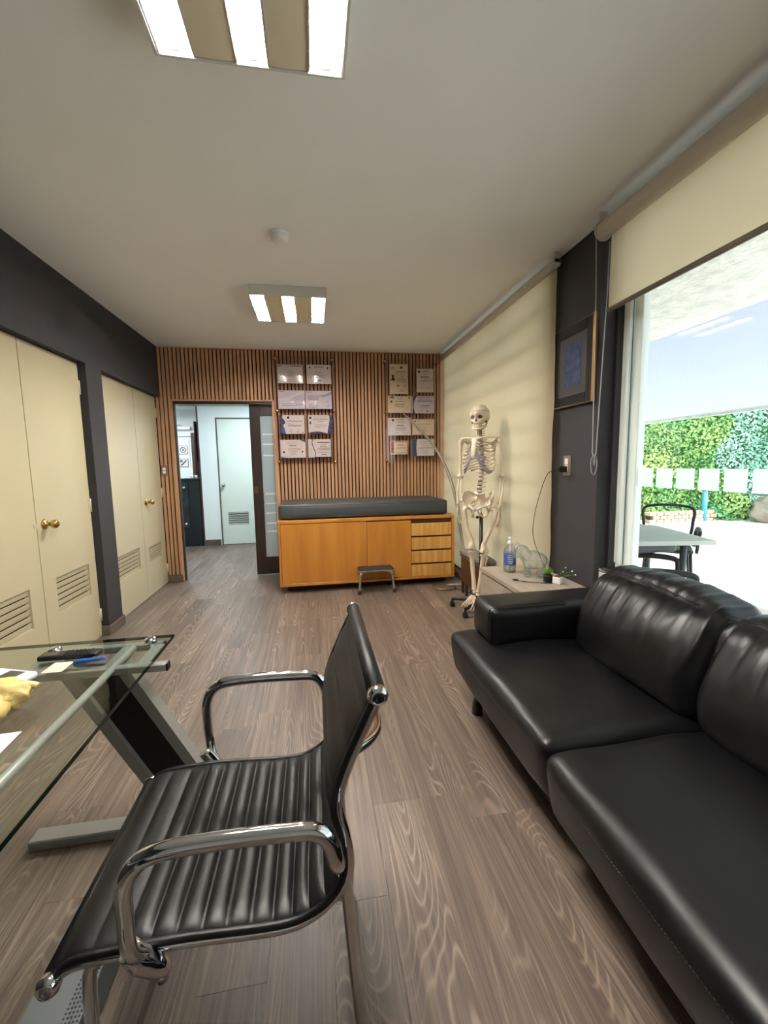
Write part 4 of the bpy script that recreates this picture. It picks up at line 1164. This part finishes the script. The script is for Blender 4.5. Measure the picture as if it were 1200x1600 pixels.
# sanitizer bottle
bo = thing('pump_bottle', 'clear pump bottle of gel with a blue label on the side table', 'bottle', (1.335, 2.72, TT))
P_ = (1.335, 2.72, 0)
obj('bottle', lathe(new(), [(.034, TT+.001), (.041, TT+.006), (.042, TT+.02), (.042, TT+.150), (.038, TT+.166), (.016, TT+.188), (.013, TT+.194), (.013, TT+.200)], P_, 28), 'clear_plastic', bo)
obj('gel', lathe(new(), [(.033, TT+.004), (.039, TT+.008), (.0395, TT+.02), (.0395, TT+.135), (0, TT+.136)], P_, 24), 'clear_plastic', bo)
obj('label', lathe(new(), [(.0424, TT+.052), (.0428, TT+.053), (.0428, TT+.138), (.0424, TT+.139)], P_, 28), 'label_blue', bo)
b = new()
for i, (z, wd) in enumerate(((.122, .7), (.108, 1.0), (.094, .8), (.080, .9), (.068, .6))):
    lathe_a = [(-1.9-wd/2+wd*k/6) for k in range(7)]
    for a0, a1 in zip(lathe_a, lathe_a[1:]):
        q = [(P_[0]+.0432*math.cos(a), P_[1]+.0432*math.sin(a), TT+zz_) for a, zz_ in ((a0, z), (a1, z), (a1, z+.004), (a0, z+.004))]
        b.faces.new([b.verts.new(p) for p in q])
obj('label_print', b, 'white_plastic', bo, kind='stuff')
b = lathe(new(), [(.015, TT+.196), (.0185, TT+.198), (.0185, TT+.214), (.012, TT+.220), (.006, TT+.222), (.006, TT+.236), (.013, TT+.238), (.013, TT+.246), (0, TT+.247)], P_, 20)
tube(b, [(P_[0], P_[1], TT+.242), (P_[0]-.012, P_[1]-.022, TT+.243), (P_[0]-.016, P_[1]-.032, TT+.236)], [.006, .005, .004], 8)
obj('pump', b, 'white_plastic', bo)
obj('dip_tube', tube(new(), [(P_[0], P_[1], TT+.01), (P_[0], P_[1], TT+.196)], .003, 6), 'white_plastic', bo)
# glass elephant, trunk raised, facing the skeleton
el = thing('glass_elephant', 'clear glass elephant ornament with a raised trunk on the side table', 'ornament', (1.432, 2.575, TT), rz=2.80); el['_local'] = 1; el.scale = (.86, .86, .92)
b = new()   # local: head towards +x
ball(b, (0, 0, .120), .075, 3, (1.12, .80, .92), lambda d: 1+.05*max(0, d.z))
ball(b, (-.045, 0, .115), .060, 3, (1, .95, 1))
ball(b, (.084, 0, .182), .053, 3, (1, .9, .95))
tube(b, [(.060, 0, .150), (.085, 0, .172)], [.045, .038], 14)
tube(b, [(.112, 0, .165), (.138, 0, .152), (.154, 0, .170), (.156, 0, .206), (.142, 0, .234), (.116, 0, .240), (.100, 0, .230)], [.030, .021, .017, .0145, .0125, .0105, .009], 12, 5)
for sx_ in (-1, 1):
    for X in (.045, -.055): lathe(b, [(.024, .002), (.026, .007), (.024, .020), (.021, .05), (.027, .10)], (X, sx_*.036, 0), 18)
    for X in (0,): ball(b, (.062, sx_*.050, .172), .048, 3, (.8, .28, 1.0))
    tube(b, [(.112, sx_*.020, .148), (.136, sx_*.024, .138), (.152, sx_*.022, .146)], [.006, .005, .003], 8, 3)
tube(b, [(-.095, 0, .14), (-.112, 0, .11), (-.108, 0, .07)], [.007, .006, .006], 8, 3)
body = obj('body', b, 'crystal', el)
rmod = body.modifiers.new('union', 'REMESH'); rmod.mode = 'VOXEL'; rmod.voxel_size = .0028; rmod.use_smooth_shade = True
smod = body.modifiers.new('soften', 'SMOOTH'); smod.iterations = 14
for sx_ in (-1, 1): obj('eye', ball(new(), (.112, sx_*.030, .190), .0035, 1), 'steel', el)
# plants
p1 = thing('succulent', 'small spiky green succulent in a black pot on the side table', 'plant', (1.452, 2.425, TT))
c = Vector((1.452, 2.425, TT))
obj('pot', lathe(new(), [(.024, .001), (.0285, .003), (.0300, .040), (.0300, .046), (.026, .046), (.0255, .038), (0, .037)], c, 24), 'black_plastic', p1)
obj('soil', lathe(new(), [(.025, .037), (.024, .041), (0, .042)], c, 16), 'soil', p1)
for i in range(26):
    a = i*2.4; rr = .012+.026*(i/26); h = .060-.030*(i/26)
    m = new(); d = Vector((math.cos(a), math.sin(a), 0))
    tube(m, [c+Vector((0, 0, .040)), c+d*rr*.6+Vector((0, 0, .040+h*.6)), c+d*rr*1.15+Vector((0, 0, .040+h))], [.0045, .0042, .0008], 5, flat=.5)
    obj('leaf', m, 'plant_green', p1)
p2 = thing('flower_pot', 'tiny white square pot with thin stems and white flowers on the side table', 'plant', (1.492, 2.375, TT))
c = Vector((1.492, 2.375, TT))
b = new(); box(b, c.x-.026, c.y-.026, TT+.001, c.x+.026, c.y+.026, TT+.046, .006, 2, rot=Matrix.Rotation(.5, 3, 'Z')); obj('pot', b, 'white_plastic', p2)
obj('soil', box(new(), c.x-.020, c.y-.020, TT+.0455, c.x+.020, c.y+.020, TT+.048, rot=Matrix.Rotation(.5, 3, 'Z')), 'soil', p2)
for tx, ty, tz in ((.030, -.03, .108), (.058, -.055, .090), (.068, -.075, .072), (.045, -.06, .066), (.020, -.02, .080), (.052, -.035, .060)):
    m = new(); e = c+Vector((tx, ty, tz)); tube(m, [c+Vector((.004, 0, .046)), c+Vector((tx*.4, ty*.4, tz*.72)), e], .0012, 5, 4); s_ = obj('stem', m, 'stem', p2)
    if tz > .07: obj('flower', ball(new(), e, .0052, 1), 'flower', s_)
    m = new()
    for q in range(3):
        f = .5+.18*q; o_ = c+Vector((tx*f, ty*f, .046+(tz-.046)*f)); ball(m, o_+Vector((.004*(-1)**q, 0, .002)), .0045, 1, (1, .5, .35))
    obj('leaflet', m, 'plant_green', s_, kind='stuff')
# box with grey cushion behind the skeleton
bx_ = thing('storage_cube', 'dark brown wooden cube with a grey cushioned lid behind the skeleton legs', 'box', (1.48, 3.95, 0))
obj('body', box(new(), 1.43, 3.50, .12, 1.570, 3.98, .375, .004, 1), 'brown_wood', bx_)
obj('rim', box(new(), 1.42, 3.46, .375, 1.574, 4.0, .390, .003, 1), 'steel', bx_)
obj('lid', puff(new(), 1.415, 3.44, .391, 1.574, 4.0, .445, .025, (8, 8, 5), (0, 0, .015)), 'cushion_grey', bx_)
for x, y in ((1.445, 3.86), (1.555, 3.86), (1.445, 3.96), (1.555, 3.96)): obj('leg', box(new(), x-.012, y-.012, 0, x+.012, y+.012, .12), 'brown_wood', bx_)
# ================================================================== EXAM LAMP (thin gooseneck) by the cabinet
lm = thing('gooseneck_lamp', 'thin grey gooseneck lamp arching up from a round base beside the cabinet', 'lamp', (1.33, 4.22, 0))
obj('base', lathe(new(), [(.125, .001), (.128, .006), (.125, .016), (.03, .024), (.0, .024)], (1.315, 4.175, 0), 36), 'silver_base', lm)
gp = [(1.34, 4.16, .022), (1.40, 4.14, .03), (1.50, 4.12, .035), (1.555, 4.15, .10), (1.572, 4.22, .25), (1.572, 4.32, .43), (1.560, 4.42, .70), (1.545, 4.48, .92), (1.505, 4.58, 1.16), (1.440, 4.66, 1.36), (1.345, 4.73, 1.53), (1.235, 4.80, 1.68), (1.15, 4.86, 1.78), (1.085, 4.90, 1.86)]
obj('gooseneck', tube(new(), gp, [.013]*6+[.015, .017, .018, .016, .014, .012, .011, .010], 12, 6), 'lamp_grey', lm)
b = new(); tube(b, [(1.10, 4.89, 1.845), (1.062, 4.915, 1.885), (1.055, 4.920, 1.892)], [.009, .012, .010], 12); obj('lamp_head', b, 'silver_base', lm)
tag(obj('power_cord', tube(new(), [(1.36, 4.20, .006), (1.45, 4.02, .005), (1.52, 3.92, .005), (1.58, 4.3, .005), (1.60, 4.9, .006)], .004, 6, 6), 'black_plastic'), 'black power cord lying on the floor beside the oak cabinet', 'cord')
# ================================================================== CERTIFICATES
A = [(-0.357, 2.223, -0.079, 2.428), (-0.037, 2.221, 0.239, 2.43), (-0.36, 1.942, -0.068, 2.146), (-0.058, 1.943, 0.237, 2.143), (-0.36, 1.662, -0.082, 1.871), (-0.038, 1.663, 0.238, 1.872), (-0.359, 1.392, -0.078, 1.595), (-0.048, 1.392, 0.219, 1.6)]
B = [(0.917, 2.117, 1.135, 2.457), (1.238, 2.14, 1.442, 2.409), (0.894, 1.901, 1.166, 2.095), (1.178, 1.894, 1.45, 2.096), (0.887, 1.638, 1.161, 1.841), (1.18, 1.633, 1.446, 1.83), (0.912, 1.414, 1.119, 1.574), (1.177, 1.389, 1.447, 1.593)]
def board(x0, z0, x1, z1, sts, label):
    t = thing('acrylic_board', label, 'wall panel', ((x0+x1)/2, 5.0, (z0+z1)/2), 'acrylic certificate boards')
    obj('front_sheet', box(new(), x0, 4.974, z0, x1, 4.977, z1), 'acrylic', t)
    for x, z in sts:
        m = lathe(new(), [(.010, 0), (.010, .078), (.0135, .080), (.0135, .090), (.010, .094), (0, .094)], (x, YB-.001, z), 18, '-y'); obj('standoff', m, 'brass' if z < 2 else 'nickel', t)
    return t
board(-.405, 1.322, .283, 2.520, [(-0.381, 2.486), (0.252, 2.483), (-0.38, 1.919), (0.26, 1.917), (-0.383, 1.345), (0.26, 1.335)], 'clear acrylic board of certificates nearer the doorway, held by six studs')
board(.842, 1.320, 1.528, 2.512, [(0.862, 2.483), (1.493, 2.479), (0.863, 1.909), (1.487, 1.915), (0.87, 1.342), (1.488, 1.35)], 'clear acrylic board of certificates nearer the cream blind, held by six studs')
def cert(r, label, mt, paint, group):
    x0, z0, x1, z1 = r; W, Hh = x1-x0, z1-z0; y = 4.985
    t = thing('certificate', label, 'certificate', ((x0+x1)/2, y, (z0+z1)/2), group)
    sh = obj('sheet', box(new(), x0, y, z0, x1, y+.003, z1), mt, t)
    y0_ = y
    for k_, (kind, m, *a) in enumerate(paint):
        b = new(); y = y0_-.0003*k_; yy = y-.0006
        if kind == 'bar':      # u0,v0,u1,v1
            box(b, x0+a[0]*W, yy, z0+a[1]*Hh, x0+a[2]*W, y, z0+a[3]*Hh); nm = 'colour_band'
        elif kind == 'text':   # lines u0,u1,v,height,count,gap
            u0, u1, v, h, n, g = a; nm = 'print'
            rr = random.Random(int(v*100)+n)
            for i in range(n):
                u = u0 + (0 if n == 1 else rr.uniform(0, .06)); e = u1 - (0 if n == 1 else rr.uniform(0, .06)); vv = v-i*g
                while u < e:
                    w_ = rr.uniform(.015, .06)
                    box(b, x0+u*W, yy, z0+vv*Hh, x0+min(e, u+w_)*W, y, z0+(vv+h)*Hh); u += w_+.012
        elif kind == 'disc':
            lathe(b, [(a[2]*W, 0), (a[2]*W, .0008), (0, .0008)], (x0+a[0]*W, y, z0+a[1]*Hh), 18, '-y'); nm = 'seal'
        elif kind == 'poly':
            prism(b, [(x0+u*W, z0+v*Hh) for u, v in a[0]], yy, y, 'y'); nm = 'ornament'
        elif kind == 'line':
            tube(b, [(x0+u*W, y-.0003, z0+v*Hh) for u, v in a[0]], a[1], 5, 4); nm = 'ornament'
        o = obj(nm, b, m, t)
        if kind == 'text': o['kind'] = 'stuff'
    return t
def word(t, s, x, z, size, m, y=4.9842):
    cu_ = bpy.data.curves.new('lettering', 'FONT'); cu_.body = s; cu_.size = size; cu_.align_x = 'CENTER'; cu_.extrude = .0002
    tmp = bpy.data.objects.new('lettering_tmp', cu_); C.objects.link(tmp); tmp.rotation_euler = (PI/2, 0, 0)
    dg = bpy.context.evaluated_depsgraph_get(); me = bpy.data.meshes.new_from_object(tmp.evaluated_get(dg))
    bpy.data.objects.remove(tmp)
    R_ = Matrix.Translation((x, y, z)) @ Matrix.Rotation(PI/2, 4, 'X'); me.transform(R_)
    me.materials.clear(); me.materials.append(M[m]); o = bpy.data.objects.new('lettering', me); C.objects.link(o)
    o.parent = t
    if t.type == 'EMPTY' and not t.get('_local'): o.matrix_parent_inverse = Matrix.Translation(t.location).inverted()
    return o
T_ = lambda u0, u1, v, n=3, h=.022, g=.09, m='ink': ('text', m, u0, u1, v, h, n, g)
GA, GB = 'certificates on the board nearer the doorway', 'certificates on the board nearer the blind'
cert(A[0], 'white certificate with a dark bar along its top edge, upper left of the doorway board', 'paper', [('bar', 'ink_dark', .02, .90, .16, .94), ('bar', 'ink_dark', .52, .90, .97, .94), ('disc', 'ink', .34, .92, .02), ('disc', 'ink', .46, .92, .02), T_(.36, .66, .64, 4), T_(.34, .68, .20, 2)], GA)
cert(A[1], 'white certificate with two dark round seals in its top corners on the doorway board', 'paper', [('disc', 'ink_dark', .14, .86, .035), ('disc', 'ink_dark', .86, .84, .035), T_(.30, .70, .86, 1, .04), T_(.34, .66, .62, 2), T_(.25, .78, .44, 2), ('text', 'ink_dark', .46, .58, .16, .04, 1, .1)], GA)
cert(A[2], 'lilac certificate with a wavy pale band and red heading, nearest the doorway', 'paper_lilac', [('text', 'ink_rust', .04, .22, .92, .03, 1, .1), ('poly', 'paper', [(0, .55), (.3, .60), (.6, .80), (.85, .95), (1, 1), (1, .85), (.7, .72), (.4, .50), (0, .42)]), T_(.12, .8, .26, 2), ('text', 'ink', .80, .92, .22, .03, 1, .1)], GA)
cert(A[3], 'lilac certificate with a blue grey mountain band and red heading', 'paper_lilac', [('text', 'ink_rust', .04, .26, .92, .03, 1, .1), ('poly', 'ink_wash', [(.45, .72), (.75, .80), (1, .98), (1, .80), (.7, .66)]), T_(.08, .55, .70, 3, .03), T_(.08, .5, .26, 3), ('text', 'ink', .80, .93, .40, .03, 3, .14)], GA)
c5 = cert(A[4], 'cream certificate headed CONSTANCIA with a bright blue square at its lower left', 'paper', [('poly', 'ink_navy', [(0, 0), (.24, 0), (.20, .28), (.15, .46), (.24, .60), (.20, .74), (.12, .86), (.14, 1), (0, 1)]), ('poly', 'ink_blue', [(.06, .06), (.20, .06), (.19, .24), (.06, .24)]), ('disc', 'ink_dark', .36, .88, .05), T_(.34, .62, .52, 1, .02), T_(.34, .88, .42, 1, .035, m='ink_dark'), T_(.36, .56, .20, 2), T_(.62, .80, .20, 2), ('poly', 'ink_rust', [(.90, .05), (.96, .05), (.93, .13)])], GA)
word(c5, 'CONSTANCIA', A[4][0]+.61*.278, A[4][1]+.64*.209, .026, 'ink_dark')
c6 = cert(A[5], 'cream certificate headed CONSTANCIA with dark purple side and lower bands', 'paper', [('poly', 'ink_navy', [(.86, 1), (1, 1), (1, 0), (.78, 0), (.80, .2), (.86, .6), (.88, .8)]), ('poly', 'ink_navy', [(0, 0), (.80, 0), (.66, .06), (.45, .12), (.25, .12), (0, .06)]), ('disc', 'ink_dark', .09, .85, .05), ('poly', 'ink_navy', [(.05, .52), (.12, .52), (.12, .66), (.05, .66)]), T_(.20, .80, .90, 1, .02), T_(.38, .62, .66, 1, .03), T_(.26, .78, .46, 2), ('line', 'ink_dark', [(.30, .30), (.40, .38), (.44, .30), (.54, .36)], .0012)], GA)
word(c6, 'CONSTANCIA', A[5][0]+.50*.276, A[5][1]+.74*.209, .026, 'ink_dark')
cert(A[6], 'white certificate with a teal corner at top right and light blue corner at bottom left', 'paper', [('poly', 'ink_teal', [(.76, 1), (1, 1), (1, .84), (.92, .90)]), ('poly', 'ink_sky', [(0, 0), (.28, 0), (.1, .06), (0, .10)]), T_(.24, .70, .88, 2), T_(.34, .64, .66, 1, .04, m='ink_dark'), T_(.26, .80, .52, 2), T_(.36, .66, .34, 3), ('disc', 'ink_dark', .13, .32, .04), ('disc', 'ink_dark', .87, .34, .03)], GA)
cert(A[7], 'white certificate with a dark S-shaped curve and ruled strip down its left side', 'paper', [('line', 'ink_teal_dark', [(.20, 1.0), (.17, .8), (.23, .5), (.30, .25), (.27, 0)], .0042), ('bar', 'ink_teal_dark', .28, 0, 1, .03), ('bar', 'ink_teal_dark', .97, .0, 1.0, 1.0)] + [('bar', 'ink_wash', .01, .06+i*.07, .18, .067+i*.07) for i in range(13)] + [T_(.38, .92, .80, 1, .045, m='ink_dark'), T_(.46, .78, .68, 2), T_(.36, .95, .50, 2), T_(.40, .90, .28, 1), ('text', 'ink_dark', .55, .75, .13, .045, 1, .1)], GA)
cert(B[0], 'tall cream diploma with a small portrait photo on its left side', 'paper_cream', [('disc', 'ink_dark', .17, .60, .07), ('poly', 'ink_dark', [(.06, .45), (.30, .45), (.27, .52), (.17, .56), (.09, .52)]), ('disc', 'ink', .64, .89, .07), ('text', 'ink', .06, .28, .88, .02, 2, .04), T_(.36, .84, .73, 1, .025), T_(.54, .80, .64, 3, .012, .04), T_(.38, .96, .50, 4, .014, .035), ('disc', 'ink', .45, .28, .05), ('poly', 'ink_dark', [(.78, .22), (.83, .24), (.90, .34), (.86, .33)]), T_(.5, .8, .12, 2, .012, .03)], GB)
cert(B[1], 'smaller upright white certificate with a dark crest in its upper left corner by the blind', 'paper', [('disc', 'ink_dark', .16, .88, .07), T_(.32, .78, .90, 2, .025, .05), T_(.42, .66, .76, 1, .02), T_(.20, .80, .66, 2, .025, .06, 'ink_dark'), T_(.2, .98, .50, 2, .015, .04), ('line', 'ink', [(.2, .18), (.3, .2), (.4, .16)], .001), ('line', 'ink', [(.62, .16), (.72, .24), (.8, .16)], .001)], GB)
cert(B[2], 'cream certificate with crown-like emblem at its left and dark corner mark at its right', 'paper_cream', [('poly', 'ink', [(.05, .86), (.28, .86), (.26, .94), (.17, .99), (.08, .94)]), ('disc', 'ink_dark', .14, .66, .045), T_(.34, .66, .90, 2), T_(.28, .72, .66, 1, .03), T_(.28, .74, .47, 1, .035, m='ink_dark'), T_(.30, .70, .34, 1, .03), ('poly', 'ink_dark', [(.88, .82), (.96, .88), (.94, .95), (.90, .92)]), ('line', 'ink', [(.72, .16), (.80, .30), (.92, .5)], .0012)], GB)
cert(B[3], 'grey lilac certificate with a dark purple strip down its left edge', 'paper_lilac', [('poly', 'ink_navy', [(.04, 1), (.22, 1), (.16, .85), (.09, .6), (.08, .3), (.14, 0), (.04, 0)]), T_(.26, .92, .90, 1, .03, m='ink_navy'), T_(.30, .84, .80, 2, .03), T_(.26, .92, .68, 1, .05), T_(.4, .8, .42, 1, .05, m='ink_dark'), T_(.42, .78, .30, 1), ('disc', 'ink_dark', .70, .14, .03), ('line', 'ink', [(.34, .12), (.42, .16), (.5, .12)], .001)], GB)
cert(B[4], 'white certificate with a black round seal at upper left, third row of the blind board', 'paper', [('disc', 'ink_dark', .22, .87, .05), T_(.36, .78, .90, 2, .025), T_(.42, .72, .72, 1, .03), T_(.40, .70, .55, 1, .04, m='ink_dark'), T_(.30, .84, .44, 3, .025, .07), ('line', 'ink', [(.28, .12), (.38, .16), (.46, .12)], .0011), ('line', 'ink', [(.68, .12), (.78, .14), (.88, .12)], .0011)], GB)
cert(B[5], 'cream certificate with orange bands along top and bottom behind the lamp arm', 'paper_cream', [('bar', 'ink_rust', 0, .97, 1, 1), ('bar', 'ink_dark', .02, .02, .55, .05), ('bar', 'ink_rust', 0, 0, 1, .02), ('disc', 'ink', .13, .86, .035), T_(.20, .40, .86, 1, .03), T_(.66, .92, .86, 1, .03), T_(.24, .86, .68, 1, .025), T_(.4, .7, .54, 4, .018, .09)], GB)
cert(B[6], 'small tan certificate with a white border and rust red markings', 'paper', [('bar', 'paper_tan', .04, .08, .96, .97), ('bar', 'ink_rust', .05, .10, .20, .95), ('bar', 'paper_cream', .22, .12, .93, .88), ('bar', 'ink_rust', .04, .92, .96, .96), ('bar', 'ink_rust', .04, .09, .96, .12), T_(.34, .84, .72, 2, .03), T_(.30, .90, .50, 2, .04, .1), ('disc', 'ink_dark', .12, .42, .05)], GB)
cert(B[7], 'white certificate with a broad dark blue wave down its left side', 'paper', [('poly', 'ink_slate', [(0, 0), (.22, 0), (.19, .5), (.22, 1), (0, 1)]), ('bar', 'ink_slate', .0, .0, 1.0, .03), T_(.30, .76, .82, 2, .025), T_(.40, .80, .62, 2, .02), T_(.28, .94, .46, 1, .03), T_(.45, .78, .32, 2, .02), ('line', 'ink', [(.5, .12), (.6, .17), (.7, .12)], .0012)], GB)
# light switch by the doorway
ls = thing('light_switch', 'small wall switch with a metal frame on the slats left of the doorway', 'switch', (-1.635, YB, 1.275))
obj('plate', box(new(), -1.668, YB-.008, 1.215, -1.603, YB-.001, 1.330, .003, 1), 'outlet_plate', ls)
for z in (1.255, 1.290): obj('rocker', box(new(), -1.652, YB-.013, z-.015, -1.620, YB-.008, z+.015, .002, 1), 'white_plastic', ls)
# ================================================================== ON THE DESK
def rbox(cx, cy, z0, z1, L, W, ang, bev, mt, name, parent):
    b = new(); box(b, cx-L/2, cy-W/2, z0, cx+L/2, cy+W/2, z1, bev, 2, rot=Matrix.Rotation(ang, 3, 'Z')); return obj(name, b, mt, parent)
rm = thing('remote_control', 'slim black remote control lying on the far end of the glass desk', 'remote', (-.765, 1.40, GZ))
rbox(-.765, 1.400, GZ+.0005, GZ+.016, .168, .042, -.03, .004, 'black_plastic', 'case', rm)
for i in range(7):
    for j in range(3): rbox(-.775+i*.0115, 1.388+j*.012, GZ+.016, GZ+.0185, .007, .007, 0, .001, 'rubber', 'button', rm)
rbox(-.818, 1.402, GZ+.0158, GZ+.0165, .045, .030, -.03, .001, 'lcd', 'display', rm)
rc = thing('white_handset', 'white handheld remote with a dark display at the left edge of the desk', 'remote', (-.88, 1.27, GZ))
rbox(-.895, 1.285, GZ+.0005, GZ+.020, .215, .066, -.36, .008, 'lilac_plastic', 'case', rc)
rbox(-.845, 1.266, GZ+.0195, GZ+.021, .050, .040, -.36, .001, 'lcd', 'display', rc)
for i in range(4):
    for j in range(3):
        u, v = -.895-.012-i*.020, (j-1)*.016
        rbox(u, 1.285+v+(-u-.895)*.376, GZ+.0195, GZ+.0215, .011, .007, -.36, .001, 'white_plastic' if (i+j) % 3 else 'ink_rust', 'button', rc)
pn = tag(obj('pen', tube(new(), [(-.732, 1.349, GZ+.0065), (-.727, 1.349, GZ+.0065), (-.664, 1.357, GZ+.0065), (-.648, 1.359, GZ+.0065)], [.002, .006, .0062, .005], 10), 'pen_blue'), 'blue pen lying in front of the black remote on the desk', 'pen')
obj('clip', box(new(), -.680, 1.3535, GZ+.0125, -.655, 1.3565, GZ+.0140), 'chrome', pn)
tag(obj('note_paper', box(new(), -.792, 1.300, GZ+.0004, -.738, 1.366, GZ+.0012, rot=Matrix.Rotation(-.03, 3, 'Z')), 'paper_cream'), 'small cream note sheet just in front of the black remote on the desk', 'paper')
tag(obj('paper_sheet', box(new(), -.865, .72, GZ+.0004, -.655, 1.00, GZ+.0012, rot=Matrix.Rotation(.06, 3, 'Z')), 'paper'), 'white paper sheet on the near left of the glass desk', 'paper')
# bone model
def bonef(d):
    return 1+.20*noise.noise(d*1.9+Vector((3, 1, 0)))+.16*noise.noise(d*4.2)+.07*noise.noise(d*9)+.03*noise.noise(d*20)
bm_ = thing('bone_model', 'yellowish plastic vertebra bone model on the left edge of the desk', 'model', (-.76, 1.10, GZ))
b = new(); ball(b, (-.775, 1.105, GZ+.040), .050, 4, (1.45, .85, .80), bonef)
mb_ = obj('body', b, 'bone_old', bm_)
b = new(); tube(b, [(-.722, 1.112, GZ+.056), (-.704, 1.118, GZ+.056), (-.692, 1.120, GZ+.050)], [.016, .008, .008], 10, 3); obj('process', b, 'bone_old', bm_)
b = new(); tube(b, [(-.755, 1.075, GZ+.030), (-.740, 1.056, GZ+.022), (-.730, 1.050, GZ+.010)], [.030, .022, .008], 10, 3); obj('process', b, 'bone_old', bm_)
# perforated metal box on the floor under the chair
pb = thing('perforated_box', 'low grey metal case with a perforated top on the floor under the chair seat', 'box', (-.58, .8, 0))
rbox(-.612, .80, 0, .10, .135, .56, .02, .006, 'steel_grey', 'case', pb)
b = new()
for i in range(5):
    for j in range(26): cyl(b, (-.585+i*.008, 1.05-j*.009, .1003), .0022, .0006, 6)
obj('perforations', b, 'rubber', pb, kind='stuff')
# ================================================================== HALL FURNITURE
rd = thing('reception_desk', 'black marble reception counter seen through the doorway', 'counter', (-2.3, 7.5, 0))
obj('front_panel', box(new(), -3.2, 7.34, .0, -1.85, 7.40, 1.10, .003, 1), 'black_stone', rd)
obj('marble_slab', box(new(), -2.62, 7.318, .32, -2.03, 7.338, 1.06, .002, 1), 'marble_black', rd)
for x, z in ((-2.09, .98), (-2.09, .38)): obj('steel_button', lathe(new(), [(.022, 0), (.022, .006), (.014, .010), (0, .010)], (x, 7.318, z), 16, '-y'), 'chrome', rd)
obj('countertop', box(new(), -3.2, 7.32, 1.10, -1.85, 7.72, 1.125, .002, 1), 'black_stone', rd)
obj('side_panel', box(new(), -1.90, 7.40, 0, -1.85, 7.72, 1.10), 'black_stone', rd)
for i, x in enumerate((-1.985, -1.915)):
    tag(obj('cup', lathe(new(), [(.018, 1.126), (.024, 1.128), (.026, 1.175), (.023, 1.176), (.020, 1.132), (0, 1.131)], (x, 7.42, 0), 16), 'white_plastic' if i else 'frame_white'), ['small pale cup on the counter, further from the white wall', 'small white cup on the counter, right beside the white wall'][i], 'cup', 'cups on the counter')
tv = thing('wall_television', 'thin black television mounted on the side of the hall wall', 'television', (-1.87, 7.7, 1.75))
obj('screen_panel', box(new(), -1.905, 7.42, 1.40, -1.872, 8.35, 2.05, .004, 1, rot=Matrix.Rotation(-.0, 3, 'X')), 'black_plastic', tv)
obj('wall_bracket', box(new(), -1.872, 7.75, 1.62, -1.8385, 7.95, 1.85), 'steel', tv)
mat_done = 1
wl = thing('wall_lamp', 'white bar shaped wall lamp high on the far hall wall', 'lamp', (-2.85, 9.15, 2.08))
obj('shade', box(new(), -2.78, 9.10, 2.06, -2.40, 9.158, 2.12, .01, 2), 'white_plastic', wl)
obj('bracket', tube(new(), [(-2.70, 9.159, 2.09), (-2.70, 9.15, 2.15), (-2.58, 9.15, 2.15), (-2.58, 9.159, 2.09)], .006, 8), 'steel', wl)
for i, (z, lb) in enumerate(((1.66, 'square sign with a dark circle on the far hall wall, the upper one'), (1.40, 'square sign with a light diagonal mark on the far hall wall, the lower one'))):
    s_ = thing('wall_sign', lb, 'sign', (-2.59, 9.19, z), 'square signs in the hall')
    obj('plate', box(new(), -2.68, 9.188, z-.085, -2.50, 9.198, z+.085, .003, 1), 'steel', s_)
    obj('face', box(new(), -2.67, 9.186, z-.075, -2.51, 9.188, z+.075), 'paper', s_)
    b = new()
    if i == 0:
        tube(b, [(-2.59+.05*math.cos(a), 9.185, z+.05*math.sin(a)) for a in [k*PI/8 for k in range(16)]], .008, 5, closed=True); ball(b, (-2.59, 9.185, z), .022, 1, (1, .1, 1))
    else: tube(b, [(-2.64, 9.185, z-.05), (-2.57, 9.185, z+.02), (-2.54, 9.185, z+.05)], .012, 5); box(b, -2.66, 9.184, z+.01, -2.61, 9.186, z+.06)
    obj('symbol', b, 'ink', s_)
d2_ = bpy.data.lights.new('hall_light', 'AREA'); d2_.shape = 'RECTANGLE'; d2_.size = .6; d2_.size_y = .6; d2_.energy = 22; d2_.color = (.85, .94, 1)  # fill light added to brighten the far hall, no lamp seen there
o2_ = bpy.data.objects.new('hall_light', d2_); C.objects.link(o2_); o2_.location = (-2.75, 7.9, 2.36)
hall_fill = thing('hall_lamp', 'added unseen fill lamp, flat and white, above the reception counter in the hall', 'lamp', (-2.75, 7.9, 2.44))
obj('housing', box(new(), -3.06, 7.59, 2.375, -2.44, 8.21, 2.449, .004, 1), 'fixture', hall_fill)  # casing for the added fill light, out of view
hl = thing('hall_lamp', 'flat white ceiling lamp in the hall beyond the doorway', 'lamp', (-.7, 6.25, 2.44))
obj('housing', box(new(), -1.32, 5.93, 2.375, -.08, 6.57, 2.449, .004, 1), 'fixture', hl)
